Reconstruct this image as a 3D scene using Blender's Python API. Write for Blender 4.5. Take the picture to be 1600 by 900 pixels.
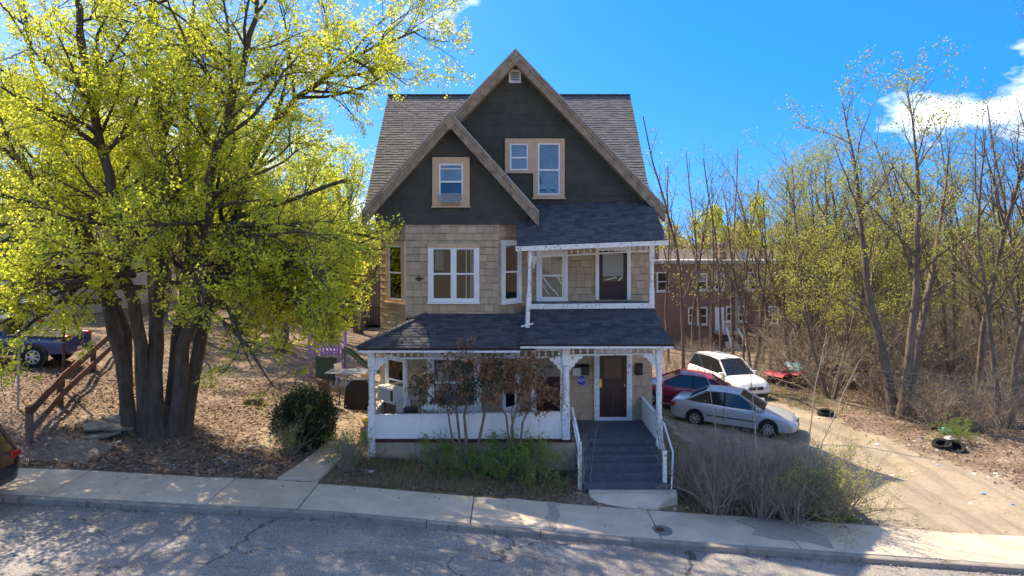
import bpy, math, random
import numpy as np
from mathutils import Vector, Matrix

for o in list(bpy.data.objects):
    bpy.data.objects.remove(o)
S = bpy.context.scene
C = S.collection
PI = math.pi

# ------------------------------------------------------------------ camera
F = 1075.0          # focal length in photo pixels (1600 wide)
YH = 375.0          # row of the horizon in the photo
CZ = 6.5            # camera height
cam = bpy.data.cameras.new('camera')
camo = bpy.data.objects.new('camera', cam)
C.objects.link(camo)
camo.location = (0, 0, CZ)
camo.rotation_euler = (PI / 2, 0, 0)
cam.sensor_width = 36
cam.lens = 36 * F / 1600
cam.shift_y = -(450 - YH) / 1600
cam.clip_end = 3000
S.camera = camo

# ------------------------------------------------------------------ light
SUN = Vector((.55, -.50, -1.0)).normalized()        # the way the light travels
el = math.asin(-SUN.z)
az = math.atan2(-SUN.x, -SUN.y)                     # clockwise from +Y
w = bpy.data.worlds.new('World')
S.world = w
w.use_nodes = True
nt = w.node_tree
nt.nodes.clear()
wo = nt.nodes.new('ShaderNodeOutputWorld')
bg = nt.nodes.new('ShaderNodeBackground')
sky = nt.nodes.new('ShaderNodeTexSky')
sky.sky_type = 'NISHITA'
sky.sun_disc = False
sky.sun_elevation = el
sky.sun_rotation = az
sky.altitude = 0
sky.air_density = 1.0
sky.dust_density = 0.3
sky.ozone_density = 2.5
hs = nt.nodes.new('ShaderNodeHueSaturation')
hs.inputs['Saturation'].default_value = 1.6
hs.inputs['Hue'].default_value = .513
hs.inputs['Value'].default_value = 1.0
sc0 = nt.nodes.new('ShaderNodeVectorMath')
sc0.operation = 'SCALE'
sc0.inputs['Scale'].default_value = 1 / 7
gm = nt.nodes.new('ShaderNodeGamma')
gm.inputs[1].default_value = .9
sc1 = nt.nodes.new('ShaderNodeVectorMath')
sc1.operation = 'SCALE'
sc1.inputs['Scale'].default_value = 3.8
nt.links.new(sky.outputs[0], sc0.inputs[0])
nt.links.new(sc0.outputs[0], gm.inputs[0])
nt.links.new(gm.outputs[0], sc1.inputs[0])
nt.links.new(sc1.outputs[0], hs.inputs['Color'])
# the clear spring air: the pale band at the horizon is thinner than the sky model's
tcs = nt.nodes.new('ShaderNodeTexCoord')
lift = nt.nodes.new('ShaderNodeVectorMath')
lift.operation = 'ADD'
lift.inputs[1].default_value = (0, 0, .3)
nrm = nt.nodes.new('ShaderNodeVectorMath')
nrm.operation = 'NORMALIZE'
nt.links.new(tcs.outputs['Generated'], lift.inputs[0])
nt.links.new(lift.outputs[0], nrm.inputs[0])
nt.links.new(nrm.outputs[0], sky.inputs[0])
# clouds: noise on the sky direction
tc = nt.nodes.new('ShaderNodeTexCoord')
mp = nt.nodes.new('ShaderNodeMapping')
mp.inputs['Location'].default_value = (41.7, 19.8, 8.20)
mp.inputs['Scale'].default_value = (1.0, 1.0, 2.2)
mp.inputs['Rotation'].default_value = (0, 0, math.radians(30))
cn = nt.nodes.new('ShaderNodeTexNoise')
cn.inputs['Scale'].default_value = 2.3
cn.inputs['Detail'].default_value = 9
cn.inputs['Roughness'].default_value = .56
cr = nt.nodes.new('ShaderNodeMapRange')
cr.inputs[1].default_value = .545
cr.inputs[2].default_value = .74
cr.inputs[3].default_value = 0
cr.inputs[4].default_value = .9
cm = nt.nodes.new('ShaderNodeMixRGB')
cm.inputs[2].default_value = (8.6, 8.8, 9.4, 1)
nt.links.new(tc.outputs['Generated'], mp.inputs[0])
nt.links.new(mp.outputs[0], cn.inputs[0])
nt.links.new(cn.outputs[0], cr.inputs[0])
nt.links.new(cr.outputs[0], cm.inputs[0])
nt.links.new(hs.outputs[0], cm.inputs[1])
nt.links.new(cm.outputs[0], bg.inputs[0])
bg.inputs[1].default_value = 0.15
nt.links.new(bg.outputs[0], wo.inputs[0])
sl = bpy.data.lights.new('sun', 'SUN')
sl.energy = 2.0
sl.angle = math.radians(.55)
sl.color = (1, .97, .93)
so = bpy.data.objects.new('sun', sl)
C.objects.link(so)
so.location = (-20, 40, 60)
so.rotation_euler = SUN.to_track_quat('-Z', 'Y').to_euler()
S.view_settings.view_transform = 'Standard'
S.view_settings.look = 'None'
S.view_settings.exposure = 2.22
S.view_settings.gamma = 1
# the photographer's white balance: set for the open shade
S.view_settings.use_white_balance = True
S.view_settings.white_balance_temperature = 9000
S.view_settings.white_balance_tint = 10

# ------------------------------------------------------------------ helpers
def px(x, y, Y):
    """photo pixel at depth Y -> world point"""
    return Vector(((x - 800) / F * Y, Y, CZ + (YH - y) / F * Y))
def pz(y, Y):
    return CZ + (YH - y) / F * Y
def pX(x, Y):
    return (x - 800) / F * Y
def proj(p):
    return 800 + F * p[0] / p[1], YH - F * (p[2] - CZ) / p[1]

def lerp(a, b, t):
    return a + (b - a) * t
def sstep(t):
    t = np.clip(t, 0, 1)
    return t * t * (3 - 2 * t)

_sx = [-400, -60, -30, -11.2, -4.2, 2.8, 11.2, 30, 60, 400]
_sz = [2.6, 2.4, 1.55, .80, .45, -.16, -.76, -1.7, -2.4, -2.6]
def street_z(x):
    return np.interp(x, _sx, _sz)
_bx = [-400, -60, -30, -18, -14, -10, -6.5, -4, 4, 6.5, 12, 30, 60, 400]
_bz = [4.0, 3.6, 2.6, 1.9, 1.35, .95, .55, .45, .05, -.48, -.65, -.9, -1.4, -2.0]
def ground_z(x, y):
    x = np.asarray(x, float)
    y = np.asarray(y, float)
    s = street_z(x)
    b = np.interp(x, _bx, _bz)
    far = np.where(x > 0, -1.2 * sstep((x + 2) / 8), 0.0) * sstep((y - 34) / 16)
    bump = .05 * np.sin(x * 1.3 + y * .7) + .04 * np.sin(x * .6 - y * 1.9 + 2) + .03 * np.sin(2.7 * x + 1.1 * y)
    back = b + far + bump * sstep((y - 17.2) / 2)
    t = sstep((y - 16.75) / 3.2)
    z = lerp(s + .10, back, t)
    z = np.where(y < 16.7, s - .25, z)
    z = np.where(y < 4.2, s + .02, z)
    return z
def gz(x, y):
    return float(ground_z(x, y))
def on_ground(pxl, pyl, y0=15., y1=120.):
    """the point where the ray through a photo pixel meets the ground"""
    prev = None
    Y = y0
    while Y < y1:
        p = px(pxl, pyl, Y)
        d = p.z - gz(p.x, p.y)
        if d <= 0:
            return p
        Y += .05
    return px(pxl, pyl, y1)

class MB:
    def __init__(s):
        s.v = []
        s.f = []
        s.m = []
    def add(s, vs, fs, mi=0):
        o = len(s.v)
        s.v.extend([tuple(p) for p in vs])
        for f in fs:
            s.f.append(tuple(i + o for i in f))
            s.m.append(mi)
        return s
    def box(s, x0, x1, y0, y1, z0, z1, mi=0):
        vs = [(x0, y0, z0), (x1, y0, z0), (x1, y1, z0), (x0, y1, z0), (x0, y0, z1), (x1, y0, z1), (x1, y1, z1), (x0, y1, z1)]
        return s.add(vs, [(3, 2, 1, 0), (4, 5, 6, 7), (0, 1, 5, 4), (1, 2, 6, 5), (2, 3, 7, 6), (3, 0, 4, 7)], mi)
    def fbox(s, fr, u0, u1, d0, d1, z0, z1, mi=0):
        vs = [fr.p(u0, d1, z0), fr.p(u1, d1, z0), fr.p(u1, d0, z0), fr.p(u0, d0, z0), fr.p(u0, d1, z1), fr.p(u1, d1, z1), fr.p(u1, d0, z1), fr.p(u0, d0, z1)]
        return s.add(vs, [(3, 2, 1, 0), (4, 5, 6, 7), (0, 1, 5, 4), (1, 2, 6, 5), (2, 3, 7, 6), (3, 0, 4, 7)], mi)
    def prism(s, poly, vec, mi=0):
        """closed polygon (3D points) pushed along vec"""
        n = len(poly)
        vec = Vector(vec)
        vs = [Vector(p) for p in poly] + [Vector(p) + vec for p in poly]
        fs = [tuple(range(n))[::-1], tuple(range(n, 2 * n))]
        for i in range(n):
            j = (i + 1) % n
            fs.append((i, j, n + j, n + i))
        return s.add(vs, fs, mi)
    def bar(s, a, b, wd, hg, up=(0, 0, 1), mi=0):
        """rectangular bar from a to b"""
        a = Vector(a); b = Vector(b)
        t = (b - a).normalized()
        up = Vector(up)
        sd = t.cross(up)
        if sd.length < 1e-4:
            sd = t.cross(Vector((1, 0, 0)))
        sd.normalize()
        up = sd.cross(t).normalized()
        o = [(-.5, -.5), (.5, -.5), (.5, .5), (-.5, .5)]
        vs = [a + sd * (wd * q[0]) + up * (hg * q[1]) for q in o] + [b + sd * (wd * q[0]) + up * (hg * q[1]) for q in o]
        return s.add(vs, [(0, 1, 2, 3), (7, 6, 5, 4), (0, 4, 5, 1), (1, 5, 6, 2), (2, 6, 7, 3), (3, 7, 4, 0)], mi)
    def tube(s, pts, rad, k=8, cap=True, mi=0):
        pts = [Vector(p) for p in pts]
        n = len(pts)
        if not hasattr(rad, '__len__'):
            rad = [rad] * n
        vs = []
        ref = None
        for i in range(n):
            t = (pts[min(i + 1, n - 1)] - pts[max(i - 1, 0)])
            if t.length < 1e-9:
                t = Vector((0, 0, 1))
            t.normalize()
            if ref is None:
                ref = t.orthogonal().normalized()
            else:
                ref = (ref - t * ref.dot(t))
                if ref.length < 1e-6:
                    ref = t.orthogonal()
                ref.normalize()
            b = t.cross(ref)
            for j in range(k):
                a = 2 * PI * j / k
                vs.append(pts[i] + (ref * math.cos(a) + b * math.sin(a)) * rad[i])
        fs = []
        for i in range(n - 1):
            for j in range(k):
                j2 = (j + 1) % k
                fs.append((i * k + j, i * k + j2, (i + 1) * k + j2, (i + 1) * k + j))
        if cap:
            fs.append(tuple(range(k))[::-1])
            fs.append(tuple((n - 1) * k + j for j in range(k)))
        return s.add(vs, fs, mi)
    def lathe(s, c, prof, k=10, axis='z', mi=0):
        """profile [(r, h)] turned round an axis through c"""
        c = Vector(c)
        vs = []
        for r, h in prof:
            for j in range(k):
                a = 2 * PI * j / k
                if axis == 'z':
                    vs.append(c + Vector((r * math.cos(a), r * math.sin(a), h)))
                elif axis == 'y':
                    vs.append(c + Vector((r * math.cos(a), h, r * math.sin(a))))
                else:
                    vs.append(c + Vector((h, r * math.cos(a), r * math.sin(a))))
        fs = []
        n = len(prof)
        for i in range(n - 1):
            for j in range(k):
                j2 = (j + 1) % k
                fs.append((i * k + j, i * k + j2, (i + 1) * k + j2, (i + 1) * k + j))
        fs.append(tuple(range(k))[::-1])
        fs.append(tuple((n - 1) * k + j for j in range(k)))
        return s.add(vs, fs, mi)
    def blob(s, c, rx, ry, rz, rng, jit=.12, nu=10, nv=7, mi=0):
        vs = []
        for i in range(nv + 1):
            th = PI * i / nv
            for j in range(nu):
                a = 2 * PI * j / nu
                q = 1 + rng.uniform(-jit, jit)
                vs.append((c[0] + rx * math.sin(th) * math.cos(a) * q, c[1] + ry * math.sin(th) * math.sin(a) * q, c[2] + rz * math.cos(th) * q))
        fs = []
        for i in range(nv):
            for j in range(nu):
                j2 = (j + 1) % nu
                fs.append((i * nu + j, (i + 1) * nu + j, (i + 1) * nu + j2, i * nu + j2))
        return s.add(vs, fs, mi)
    def build(s, name, mats, parent=None, smooth=False, bevel=0):
        me = bpy.data.meshes.new(name)
        me.from_pydata(s.v, [], s.f)
        if not isinstance(mats, (list, tuple)):
            mats = [mats]
        for m in mats:
            me.materials.append(m)
        if len(mats) > 1:
            me.polygons.foreach_set('material_index', s.m)
        o = link(name, me, parent)
        if smooth:
            me.polygons.foreach_set('use_smooth', [True] * len(me.polygons))
            try:
                me.set_sharp_from_angle(angle=math.radians(40))
            except Exception:
                pass
        if bevel:
            b = o.modifiers.new('bevel', 'BEVEL')
            b.width = bevel
            b.segments = 2
            b.limit_method = 'ANGLE'
        me.update()
        return o

ROOT = {}
def link(name, data, parent=None):
    o = bpy.data.objects.new(name, data)
    C.objects.link(o)
    if parent is not None:
        o.parent = parent
        if parent.name in ROOT:
            o.matrix_parent_inverse = Matrix.Translation(-ROOT[parent.name])
    return o
def tag(o, label=None, cat=None, group=None, kind=None):
    if label: o['label'] = label
    if cat: o['category'] = cat
    if group: o['group'] = group
    if kind: o['kind'] = kind
    return o
def thing(name, label, cat, loc=(0, 0, 0), group=None, world=False):
    """Empty at the base of a thing. world=True: its parts are given in world coordinates"""
    o = bpy.data.objects.new(name, None)
    C.objects.link(o)
    o.empty_display_size = .2
    o.location = loc
    if world:
        ROOT[o.name] = Vector(loc)
    return tag(o, label, cat, group)
def copy_tree(o, parent=None):
    c = o.copy()
    C.objects.link(c)
    if parent is not None:
        c.parent = parent
    for ch in [q for q in o.children]:
        copy_tree(ch, c)
    return c
def mesh_np(name, v, f, mat, parent=None, smooth=False):
    """v (n,3) array, f (m,k) array of equal-sided faces"""
    me = bpy.data.meshes.new(name)
    v = np.asarray(v, np.float32)
    f = np.asarray(f, np.int32)
    me.vertices.add(len(v))
    me.vertices.foreach_set('co', v.ravel())
    me.loops.add(f.size)
    me.loops.foreach_set('vertex_index', f.ravel())
    me.polygons.add(len(f))
    k = f.shape[1]
    me.polygons.foreach_set('loop_start', np.arange(0, f.size, k, dtype=np.int32))
    try:
        me.polygons.foreach_set('loop_total', np.full(len(f), k, np.int32))
    except Exception:
        pass
    if smooth:
        me.polygons.foreach_set('use_smooth', np.ones(len(f), bool))
    me.update(calc_edges=True)
    me.materials.append(mat)
    return link(name, me, parent)

class Frame:
    """a vertical plane: u runs along it, d comes out of it towards the street"""
    def __init__(s, o, ang=0.):
        s.o = Vector((o[0], o[1], 0))
        s.U = Vector((math.cos(ang), math.sin(ang), 0))
        s.N = Vector((math.sin(ang), -math.cos(ang), 0))
        s.ang = ang
    def p(s, u, d, z):
        return s.o + s.U * u + s.N * d + Vector((0, 0, z))
    def hit(s, x, y):
        dr = Vector(((x - 800) / F, 1, (YH - y) / F))
        t = s.o.dot(s.N) / dr.dot(s.N)
        q = dr * t
        return (q - s.o).dot(s.U), CZ + q.z
    def rect(s, x0, y0, x1, y1):
        u0, _ = s.hit(x0, (y0 + y1) / 2)
        u1, _ = s.hit(x1, (y0 + y1) / 2)
        _, za = s.hit((x0 + x1) / 2, y0)
        _, zb = s.hit((x0 + x1) / 2, y1)
        return u0, u1, zb, za

# ------------------------------------------------------------------ materials
def _n(t, k):
    return t.nodes.new(k)
def mk(name, c1, c2=None, scale=8, rough=.8, bump=.0, bscale=None, detail=5, metal=0, lo=.35, hi=.65, island=0, objrand=0, spec=.3,
       wear=None, wscale=3, wlo=.6, whi=.68, stretch=(1, 1, 1), coat=0, extra=None):
    m = bpy.data.materials.new(name)
    m.use_nodes = True
    t = m.node_tree
    b = t.nodes['Principled BSDF']
    b.inputs['Roughness'].default_value = rough
    b.inputs['Metallic'].default_value = metal
    b.inputs['Specular IOR Level'].default_value = spec
    if coat:
        b.inputs['Coat Weight'].default_value = coat
        b.inputs['Coat Roughness'].default_value = .08
    tc = _n(t, 'ShaderNodeTexCoord')
    mpg = _n(t, 'ShaderNodeMapping')
    mpg.inputs['Scale'].default_value = stretch
    geo = _n(t, 'ShaderNodeNewGeometry')
    t.links.new(geo.outputs['Position'], mpg.inputs[0])
    col = None
    if c2 is None:
        c2 = tuple(x * .8 for x in c1)
    nz = _n(t, 'ShaderNodeTexNoise')
    nz.inputs['Scale'].default_value = scale
    nz.inputs['Detail'].default_value = detail
    nz.inputs['Roughness'].default_value = .62
    t.links.new(mpg.outputs[0], nz.inputs['Vector'])
    mr = _n(t, 'ShaderNodeMapRange')
    mr.inputs[1].default_value = lo
    mr.inputs[2].default_value = hi
    t.links.new(nz.outputs[0], mr.inputs[0])
    mx = _n(t, 'ShaderNodeMixRGB')
    mx.inputs[1].default_value = (*c1, 1)
    mx.inputs[2].default_value = (*c2, 1)
    t.links.new(mr.outputs[0], mx.inputs[0])
    col = mx.outputs[0]
    if wear is not None:
        n2 = _n(t, 'ShaderNodeTexNoise')
        n2.inputs['Scale'].default_value = wscale
        n2.inputs['Detail'].default_value = 8
        n2.inputs['Roughness'].default_value = .7
        t.links.new(mpg.outputs[0], n2.inputs['Vector'])
        m2 = _n(t, 'ShaderNodeMapRange')
        m2.inputs[1].default_value = wlo
        m2.inputs[2].default_value = whi
        t.links.new(n2.outputs[0], m2.inputs[0])
        x2 = _n(t, 'ShaderNodeMixRGB')
        x2.inputs[2].default_value = (*wear, 1)
        t.links.new(m2.outputs[0], x2.inputs[0])
        t.links.new(col, x2.inputs[1])
        col = x2.outputs[0]
    if island or objrand:
        if island:
            r = geo.outputs['Random Per Island']
            am = island
        else:
            oi = _n(t, 'ShaderNodeObjectInfo')
            r = oi.outputs['Random']
            am = objrand
        m3 = _n(t, 'ShaderNodeMapRange')
        m3.inputs[3].default_value = 1 - am
        m3.inputs[4].default_value = 1 + am
        t.links.new(r, m3.inputs[0])
        x3 = _n(t, 'ShaderNodeVectorMath')
        x3.operation = 'SCALE'
        t.links.new(col, x3.inputs[0])
        t.links.new(m3.outputs[0], x3.inputs['Scale'])
        col = x3.outputs[0]
    t.links.new(col, b.inputs['Base Color'])
    if bump:
        n4 = _n(t, 'ShaderNodeTexNoise')
        n4.inputs['Scale'].default_value = bscale or scale * 4
        n4.inputs['Detail'].default_value = 6
        t.links.new(mpg.outputs[0], n4.inputs['Vector'])
        bp = _n(t, 'ShaderNodeBump')
        bp.inputs['Strength'].default_value = min(1, bump)
        bp.inputs['Distance'].default_value = .02
        t.links.new(n4.outputs[0], bp.inputs['Height'])
        t.links.new(bp.outputs[0], b.inputs['Normal'])
    return m

def mk_leaf(name, c1, c2, trans=.45, rough=.6):
    """leaf: colour differs from leaf to leaf; light passes through"""
    m = bpy.data.materials.new(name)
    m.use_nodes = True
    t = m.node_tree
    b = t.nodes['Principled BSDF']
    b.inputs['Roughness'].default_value = rough
    b.inputs['Specular IOR Level'].default_value = .25
    geo = _n(t, 'ShaderNodeNewGeometry')
    mx = _n(t, 'ShaderNodeMixRGB')
    mx.inputs[1].default_value = (*c1, 1)
    mx.inputs[2].default_value = (*c2, 1)
    t.links.new(geo.outputs['Random Per Island'], mx.inputs[0])
    t.links.new(mx.outputs[0], b.inputs['Base Color'])
    tr = _n(t, 'ShaderNodeBsdfTranslucent')
    t.links.new(mx.outputs[0], tr.inputs[0])
    ms = _n(t, 'ShaderNodeMixShader')
    ms.inputs[0].default_value = trans
    t.links.new(b.outputs[0], ms.inputs[1])
    t.links.new(tr.outputs[0], ms.inputs[2])
    t.links.new(ms.outputs[0], t.nodes['Material Output'].inputs[0])
    return m

def mk_glass(name, tint=(.86, .89, .90), clear=.55):
    m = bpy.data.materials.new(name)
    m.use_nodes = True
    t = m.node_tree
    t.nodes.remove(t.nodes['Principled BSDF'])
    tr = _n(t, 'ShaderNodeBsdfTransparent')
    tr.inputs[0].default_value = (*tint, 1)
    gl = _n(t, 'ShaderNodeBsdfGlossy')
    gl.inputs['Roughness'].default_value = .03
    gl.inputs[0].default_value = (.9, .9, .9, 1)
    nz = _n(t, 'ShaderNodeTexNoise')
    nz.inputs['Scale'].default_value = 1.4
    bp = _n(t, 'ShaderNodeBump')
    bp.inputs['Strength'].default_value = .12
    bp.inputs['Distance'].default_value = .02
    g = _n(t, 'ShaderNodeNewGeometry')
    t.links.new(g.outputs['Position'], nz.inputs['Vector'])
    t.links.new(nz.outputs[0], bp.inputs['Height'])
    t.links.new(bp.outputs[0], gl.inputs['Normal'])
    fr = _n(t, 'ShaderNodeFresnel')
    fr.inputs[0].default_value = 1.5
    ad = _n(t, 'ShaderNodeMath')
    ad.operation = 'ADD'
    ad.inputs[1].default_value = .03
    t.links.new(fr.outputs[0], ad.inputs[0])
    ms = _n(t, 'ShaderNodeMixShader')
    t.links.new(ad.outputs[0], ms.inputs[0])
    t.links.new(tr.outputs[0], ms.inputs[1])
    t.links.new(gl.outputs[0], ms.inputs[2])
    t.links.new(ms.outputs[0], t.nodes['Material Output'].inputs[0])
    return m

M = {}
M['tile'] = mk('tan_siding', (.52, .385, .255), (.44, .32, .21), scale=5, rough=.85, bump=.35, bscale=60, objrand=.13, wear=(.37, .26, .165), wscale=2.2, stretch=(1, 1, .5))
M['tile_isl'] = mk('tan_siding_joined', (.52, .385, .255), (.44, .32, .21), scale=5, rough=.85, bump=.35, bscale=60, island=.13, wear=(.37, .26, .165), wscale=2.2)
M['wallcore'] = mk('wall_sheathing', (.03, .024, .018), (.02, .016, .012), scale=6)  # near-black colour stands in for shadow lines in the gaps between siding courses
M['dark'] = mk('dark_green_panel', (.078, .074, .057), (.058, .056, .044), scale=3, rough=.8, bump=.4, bscale=40, objrand=.09, wear=(.085, .083, .07), wscale=5)
M['peach'] = mk('peach_primer', (.66, .43, .27), (.58, .37, .23), scale=7, rough=.7, bump=.15, wear=(.42, .30, .22), wscale=6)
M['white'] = mk('white_paint', (.84, .82, .79), (.77, .75, .72), scale=4, rough=.55, bump=.12, wear=(.45, .41, .37), wscale=9, wlo=.64, whi=.72)
M['white_old'] = mk('peeling_white_paint', (.84, .82, .79), (.75, .73, .70), scale=4, rough=.65, bump=.3, wear=(.30, .25, .21), wscale=14, wlo=.56, whi=.62)
M['vinyl'] = mk('white_vinyl', (.85, .84, .82), (.80, .79, .77), scale=3, rough=.4)
M['rake'] = mk('weathered_board', (.40, .30, .21), (.23, .165, .115), scale=4, rough=.9, bump=.5, bscale=30, stretch=(1, 1, 1), wear=(.14, .085, .05), wscale=8, objrand=.1)
M['drip'] = mk('drip_edge', (.42, .40, .38), (.3, .28, .26), scale=6, rough=.6)
M['roof'] = mk('grey_shingle', (.165, .16, .158), (.12, .116, .114), scale=14, rough=.95, bump=.5, bscale=150, island=.17)
M['roof_dark'] = mk('blue_black_shingle', (.095, .098, .108), (.070, .072, .082), scale=14, rough=.95, bump=.5, bscale=150, island=.30, wear=(.12, .12, .125), wscale=1.3)
M['sheath'] = mk('roof_underlay', (.05, .048, .047), (.035, .033, .033), scale=8)
M['soffit'] = mk('soffit_board', (.40, .33, .25), (.3, .24, .18), scale=6)
M['maroon'] = mk('maroon_paint', (.045, .014, .018), (.030, .010, .012), scale=5, rough=.35, spec=.4, wear=(.07, .03, .025), wscale=8)
M['brown_door'] = mk('brown_door', (.060, .024, .018), (.035, .014, .011), scale=5, rough=.35, spec=.4, stretch=(1, 1, .3))
M['redtrim'] = mk('oxblood_trim', (.10, .025, .025), (.06, .018, .018), scale=6, rough=.6, wear=(.55, .5, .48), wscale=7, wlo=.66, whi=.7)
M['skirt'] = mk('tan_skirt_board', (.46, .355, .25), (.36, .275, .195), scale=3, rough=.85, bump=.25, wear=(.16, .14, .08), wscale=2.2, wlo=.55, whi=.75)
M['navy'] = mk('navy_deck_paint', (.088, .108, .135), (.068, .083, .106), scale=6, rough=.55, bump=.2, wear=(.15, .165, .19), wscale=5, wlo=.54, whi=.76)
M['glass'] = mk_glass('window_glass')
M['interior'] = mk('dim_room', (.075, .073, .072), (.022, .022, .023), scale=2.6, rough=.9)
M['blind'] = mk('white_blind', (.62, .63, .63), (.5, .51, .52), scale=3, rough=.7)
M['film'] = mk('window_film', (.50, .53, .53), (.38, .42, .43), scale=5, rough=.5, bump=.6, bscale=9)
M['curtain'] = mk('pale_curtain', (.42, .40, .37), (.25, .23, .21), scale=3, rough=.9, stretch=(6, 6, .4))
M['board'] = mk('tan_plywood', (.42, .32, .24), (.36, .27, .2), scale=2, rough=.7, wear=(.55, .5, .42), wscale=4)
M['black'] = mk('black_metal', (.015, .015, .016), (.010, .010, .011), rough=.4, spec=.5)
M['rubber'] = mk('black_rubber', (.018, .018, .018), (.012, .012, .012), scale=20, rough=.85)
M['grey'] = mk('grey_metal', (.32, .33, .34), (.25, .26, .27), scale=6, rough=.45, metal=.6)
M['galv'] = mk('galvanised_steel', (.42, .43, .44), (.32, .33, .34), scale=10, rough=.5, metal=.7)
M['brass'] = mk('brass', (.75, .5, .15), (.6, .4, .12), rough=.3, metal=.9)
M['acgrey'] = mk('ac_grille', (.20, .20, .20), (.14, .14, .14), rough=.6)
M['acwhite'] = mk('ac_case', (.66, .65, .60), (.58, .57, .52), rough=.5)
M['signblue'] = mk('sign_blue', (.03, .07, .40), (.025, .06, .36), rough=.4)
M['concrete'] = mk('concrete', (.58, .48, .37), (.47, .385, .295), scale=1.6, rough=.9, bump=.35, bscale=90, wear=(.33, .275, .215), wscale=1.1, wlo=.56, whi=.72, objrand=.06)
M['kerb'] = mk('kerb_stone', (.30, .265, .225), (.22, .195, .17), scale=3, rough=.9, bump=.4, bscale=60, wear=(.12, .105, .09), wscale=3)
M['bark'] = mk('grey_brown_bark', (.115, .092, .075), (.055, .043, .035), scale=9, rough=.95, bump=.8, bscale=22, stretch=(1, 1, .22))
M['bark2'] = mk('brown_bark', (.20, .155, .118), (.11, .083, .064), scale=9, rough=.95, bump=.5, bscale=30, stretch=(1, 1, .3))
M['twig'] = mk('dry_twig', (.36, .285, .215), (.24, .185, .14), scale=6, rough=.9)
M['twig_pale'] = mk('pale_stem', (.42, .34, .26), (.3, .23, .17), scale=6, rough=.85)
M['maple'] = mk_leaf('maple_leaf', (.70, .70, .10), (.50, .58, .065), .66)
M['bud'] = mk_leaf('bud_leaf', (.48, .47, .10), (.34, .38, .08), .5)
M['bud2'] = mk_leaf('bud_leaf_pale', (.48, .44, .16), (.34, .30, .11), .45)
M['fresh'] = mk_leaf('fresh_green_leaf', (.20, .33, .035), (.13, .24, .03), .4)
M['evergreen'] = mk_leaf('evergreen_leaf', (.030, .055, .020), (.018, .035, .014), .15, .4)
M['rhodo'] = mk_leaf('leathery_leaf', (.045, .085, .035), (.03, .06, .028), .2, .4)
M['deadleaf'] = mk_leaf('dead_brown_leaf', (.46, .225, .105), (.29, .145, .08), .4)
M['litterleaf'] = mk_leaf('fallen_leaf', (.36, .25, .18), (.13, .082, .058), .1, .8)
M['drygrass'] = mk_leaf('dry_grass', (.36, .28, .15), (.22, .18, .09), .3)
M['grass'] = mk_leaf('grass_blade', (.15, .20, .04), (.22, .22, .07), .35)
M['brick'] = mk('dull_brick', (.29, .17, .13), (.19, .115, .09), scale=7, rough=.9, bump=.3, wear=(.24, .18, .14), wscale=1.2, wlo=.5, whi=.7)
M['render'] = mk('pale_render', (.52, .52, .50), (.44, .44, .42), scale=1, rough=.9)
M['flatroof'] = mk('gravel_roof', (.42, .41, .39), (.33, .32, .3), scale=2)
M['rust'] = mk('brown_stain_wood', (.13, .060, .040), (.075, .036, .026), scale=5, rough=.85, bump=.3, stretch=(1, 1, 1))
M['purple'] = mk('purple_plastic', (.36, .24, .60), (.31, .20, .52), rough=.5)
M['green_pl'] = mk('green_plastic', (.12, .17, .12), (.09, .13, .09), rough=.5)
M['cover'] = mk('black_vinyl_cover', (.022, .020, .024), (.014, .013, .016), scale=6, rough=.5, bump=.5, bscale=7)
M['stone'] = mk('slate_slab', (.23, .22, .19), (.15, .145, .12), scale=4, rough=.9, bump=.4, wear=(.30, .29, .24), wscale=3)
M['paint_silver'] = mk('silver_paint', (.52, .53, .55), (.47, .48, .50), scale=1.2, rough=.33, metal=.35, coat=.5)
M['paint_white'] = mk('white_car_paint', (.74, .73, .70), (.68, .67, .64), scale=1.2, rough=.35, coat=.5)
M['paint_red'] = mk('red_car_paint', (.36, .012, .030), (.31, .010, .025), scale=1.2, rough=.3, coat=.6)
M['paint_blue'] = mk('blue_car_paint', (.018, .045, .16), (.014, .036, .13), scale=1.2, rough=.3, coat=.6)
M['paint_black'] = mk('black_car_paint', (.014, .014, .016), (.011, .011, .012), scale=1.2, rough=.22, coat=.6)
M['carglass'] = mk('car_glass', (.020, .024, .026), (.012, .014, .016), scale=1, rough=.06, spec=.9)
M['lamp_red'] = mk('red_lens', (.45, .015, .015), (.35, .01, .01), rough=.2, spec=.6)
M['lamp_clear'] = mk('clear_lens', (.62, .64, .66), (.5, .52, .54), rough=.15, spec=.7)
M['alloy'] = mk('alloy_rim', (.55, .56, .57), (.45, .46, .47), rough=.35, metal=.6)
M['trash_w'] = mk('white_litter', (.72, .72, .70), (.55, .55, .53), rough=.7)
M['trash_b'] = mk('blue_litter', (.20, .36, .62), (.15, .28, .5), rough=.6)
M['trash_t'] = mk('teal_litter', (.08, .32, .34), (.06, .25, .27), rough=.6)
M['yellow'] = mk('yellow_plastic', (.70, .52, .06), (.6, .44, .05), rough=.5)
M['cable'] = mk('cable', (.10, .10, .105), (.08, .08, .085), rough=.7)
M['char_dark'] = mk('lettering_dark', (.05, .05, .06), (.04, .04, .05), rough=.6)
M['char_pale'] = mk('lettering_pale', (.70, .66, .58), (.6, .57, .5), rough=.6)
M['iron'] = mk('rusty_iron', (.10, .05, .035), (.06, .032, .025), scale=12, rough=.8)
# ================================================================== SETTING
rng = random.Random(7)
nrng = np.random.default_rng(7)

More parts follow.
